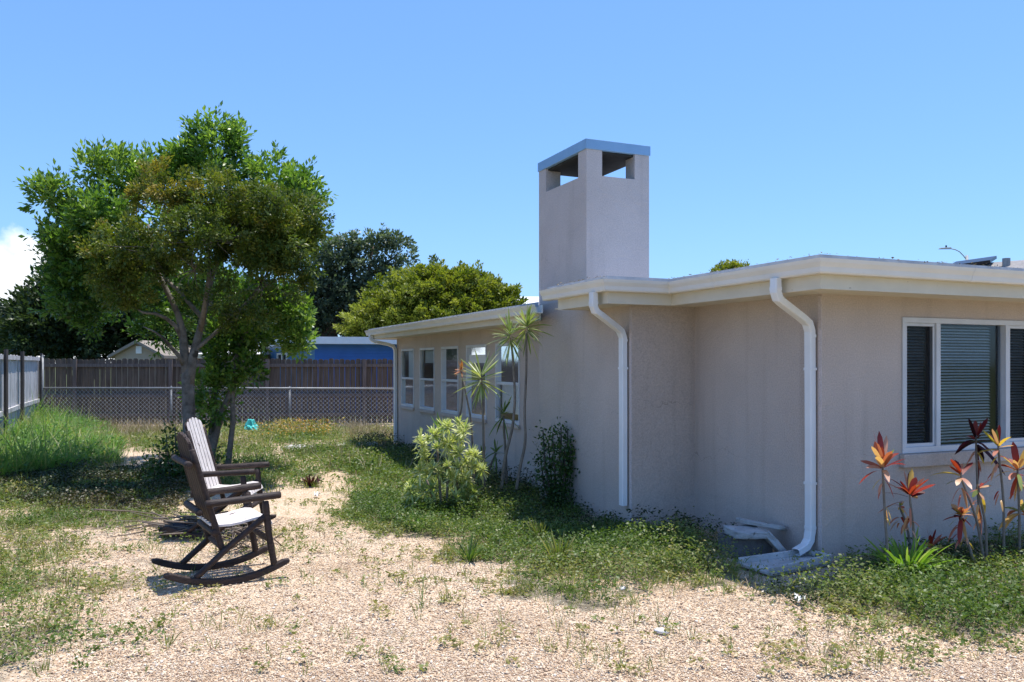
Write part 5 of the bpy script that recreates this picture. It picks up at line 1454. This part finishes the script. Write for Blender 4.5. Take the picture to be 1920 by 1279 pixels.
grass_clump('grass_clump', 'yellowing spiky tuft in the bed with dead leaves at its foot', G(1047, 1058), 80, .30, .009, .2, .72, M['lf_grass'], .5)
grass_clump('grass_clump', 'green arching tuft at the gravel edge of the bed', G(880, 1052), 70, .26, .008, .4, .35, M['lf_grass'], .8)
grass_clump('grass_clump', 'dark green strappy tuft at the foot of the variegated bush', G(782, 995), 70, .24, .014, .5, .1, M['lf_tall'], .8)
grass_clump('maroon_plant', 'low maroon leaved plant on the path beyond the chairs', G(583, 912), 90, .20, .022, .5, .5, M['lf_maroon'], .9, 'plant')
def flowers():
    for k, (px, py, rx, n, lab) in enumerate(((548, 822, 34, 34, 'orange and yellow weeds growing below the chain link fence'), (600, 822, 16, 16, 'small orange weed patch right of the larger one by the fence'))):
        b = G(px, py); root = empty('flowering_weed', b, 0, lab, 'weeds')
        s = b.y / FPX; L = Leaves()
        P = np.stack([b.x + rng.normal(0, rx * s * .6, n), b.y + rng.normal(0, .35, n), np.zeros(n)], -1)
        broadleaf(L, P, np.full(n, .40), .14, 30, .05, np.clip(rng.normal(.36, .3, n), 0, 1)); L.build('leaves', M['lf_flower'], root)
flowers()

# ------------------------------------------------------------------ odds and ends on the ground
def stick_heap():
    b = G(345, 1005); root = empty('stick_heap', b, 0, 'heap of dead sticks around a dark log left of the nearer chair', 'sticks')
    m = MB(); r = random.Random(9)
    for k in range(46):
        a = r.uniform(-.6, .9) + (math.pi if r.random() < .4 else 0); l_ = r.uniform(.25, .75); c = Vector((r.gauss(0, .22), r.gauss(0, .16), r.uniform(.03, .17)))
        d = Vector((math.cos(a), math.sin(a), r.uniform(-.25, .3))) * l_ / 2
        q = [c - d, c + Vector((r.gauss(0, .02), r.gauss(0, .02), r.gauss(.01, .015))), c + d]
        q = [Vector((p.x, p.y, max(p.z, .008))) for p in q]
        m.tube(q, [.008, .006, .003], 5)
    m.build('sticks', M['stick'], root, smooth=True)
    m = MB(); m.tube([(-.20, -.05, .07), (-.05, -.03, .085), (.16, 0, .07)], [.06, .065, .05], 9); m.build('log', M['panel'], root, smooth=True)
    L = Leaves(); P = np.stack([rng.normal(b.x, .3, 60), rng.normal(b.y, .16, 60), np.zeros(60)], -1)
    broadleaf(L, P, np.full(60, .10), .05, 9, .03, np.full(60, .5)); tag(L.build('weeds', M['lf_weed'], root), kind='stuff')
stick_heap()
def root_mass():
    b = G(462, 1035); root = empty('twig_tangle', b, 0, 'tangle of dead twigs lying under the nearer chair seat', 'twigs')
    m = MB(); r = random.Random(19)
    for k in range(40):
        a = r.uniform(0, 6.28); l_ = r.uniform(.15, .45); c = Vector((r.gauss(0, .13), r.gauss(0, .1), r.uniform(.02, .22)))
        d = Vector((math.cos(a), math.sin(a), r.uniform(-.6, .6))) * l_ / 2
        q = [c - d, c + Vector((r.gauss(0, .03), r.gauss(0, .03), r.gauss(0, .03))), c + d]
        m.tube([Vector((p.x, p.y, max(p.z, .008))) for p in q], [.006, .005, .002], 4)
    m.build('twigs', M['stick'], root, smooth=True)
root_mass()
def small_stone(px, py, s, label, mat='stone', name='stone', cat='stone', flat=.5):
    bm = bmesh.new(); bmesh.ops.create_icosphere(bm, subdivisions=2, radius=1)
    r = random.Random(px)
    for v in bm.verts:
        k = 1 + r.uniform(-.16, .16); v.co = Vector((v.co.x * s * k * 1.3, v.co.y * s * k, max(v.co.z, -.3) * s * k * flat))
    me = bpy.data.meshes.new(name); bm.to_mesh(me); bm.free()
    me.polygons.foreach_set('use_smooth', [True] * len(me.polygons))
    p = G(px, py); o = link(name, me, M[mat]); o.location = (p.x, p.y, s * flat * .4); o.rotation_euler = (0, 0, px)
    tag(o, label, cat)
small_stone(1240, 1187, .036, 'white stone on the open gravel below the bed corner')
small_stone(1167, 1105, .028, 'small pale stone at the edge of the weed bed')
small_stone(682, 1272, .026, 'white pebble at the bottom edge of the gravel')
small_stone(925, 1082, .022, 'little grey white stone at the tip of the weed bed')
small_stone(1330, 1042, .026, 'small pale stone in the shade left of the cinder block')
def scrap(px, py, s, label):
    m = MB(); r = random.Random(px); n = 5; pts = [[Vector(((i / n - .5) * s * 2, (j / n - .5) * s * 1.2, .02 + r.uniform(0, .035) + .02 * math.sin(i * 2 + j))) for i in range(n + 1)] for j in range(n + 1)]
    vs = [p for row in pts for p in row]
    m.add(vs, [(j*(n+1)+i, j*(n+1)+i+1, (j+1)*(n+1)+i+1, (j+1)*(n+1)+i) for j in range(n) for i in range(n)])
    o = m.build('paper_scrap', M['paper'], smooth=True); p = G(px, py); o.location = (p.x, p.y, .02); o.rotation_euler = (R(12), 0, px); tag(o, label, 'litter')
    md = o.modifiers.new('thickness', 'SOLIDIFY'); md.thickness = .002
scrap(593, 936, .04, 'crumpled white scrap on the path beyond the chairs')
scrap(1497, 1138, .04, 'crumpled white scrap in the weeds below the splash block')
def bag():
    p = G(470, 815); bm = bmesh.new(); bmesh.ops.create_icosphere(bm, subdivisions=3, radius=1); r = random.Random(2)
    for v in bm.verts:
        k = 1 + .22 * math.sin(v.co.x * 7 + v.co.z * 5) * math.sin(v.co.y * 6) + r.uniform(-.06, .06)
        z = max(v.co.z, -.35)
        v.co = Vector((v.co.x * .15 * k, v.co.y * .12 * k, z * .11 * k + (.10 if v.co.z > .8 else 0)))
    me = bpy.data.meshes.new('plastic_bag'); bm.to_mesh(me); bm.free()
    o = link('plastic_bag', me, M['teal']); o.location = (p.x, p.y, .14); tag(o, 'crumpled teal plastic bag in the grass near the chain link fence', 'bag')
bag()
def slab():
    m = MB(); m.box((-.45, -.35, 0), (.45, .3, .06)); o = m.build('concrete_slab', M['chalk'], bevel=.01)
    p = H(-1.35, 10.75); o.location = (p.x, p.y, .005); o.rotation_euler = (0, 0, YAW - R(12)); tag(o, 'flat pale concrete pad at the far corner of the house', 'slab')
slab()
def sand_patch():
    me = bpy.data.meshes.new('sand_patch'); bm = bmesh.new(); r = random.Random(4); c = G(560, 840)
    ring = []
    ctr = bm.verts.new((0, 0, .035))
    for k in range(26):
        a = k / 26 * 6.283; q = 1 + .25 * math.sin(a * 3 + 1) + r.uniform(-.12, .12)
        ring.append(bm.verts.new((math.cos(a) * .36 * q, math.sin(a) * .5 * q, .0)))
    mid = [bm.verts.new((v.co.x * .6, v.co.y * .6, .03 + r.uniform(-.008, .012))) for v in ring]
    for k in range(26):
        j = (k + 1) % 26
        bm.faces.new((ring[k], ring[j], mid[j], mid[k])); bm.faces.new((mid[k], mid[j], ctr))
    bm.to_mesh(me); bm.free()
    o = link('sand_patch', me, M['chalk']); o.location = (c.x, c.y, .0); tag(o, 'patch of bare white sand in the grass', 'sand', kind='structure')
sand_patch()
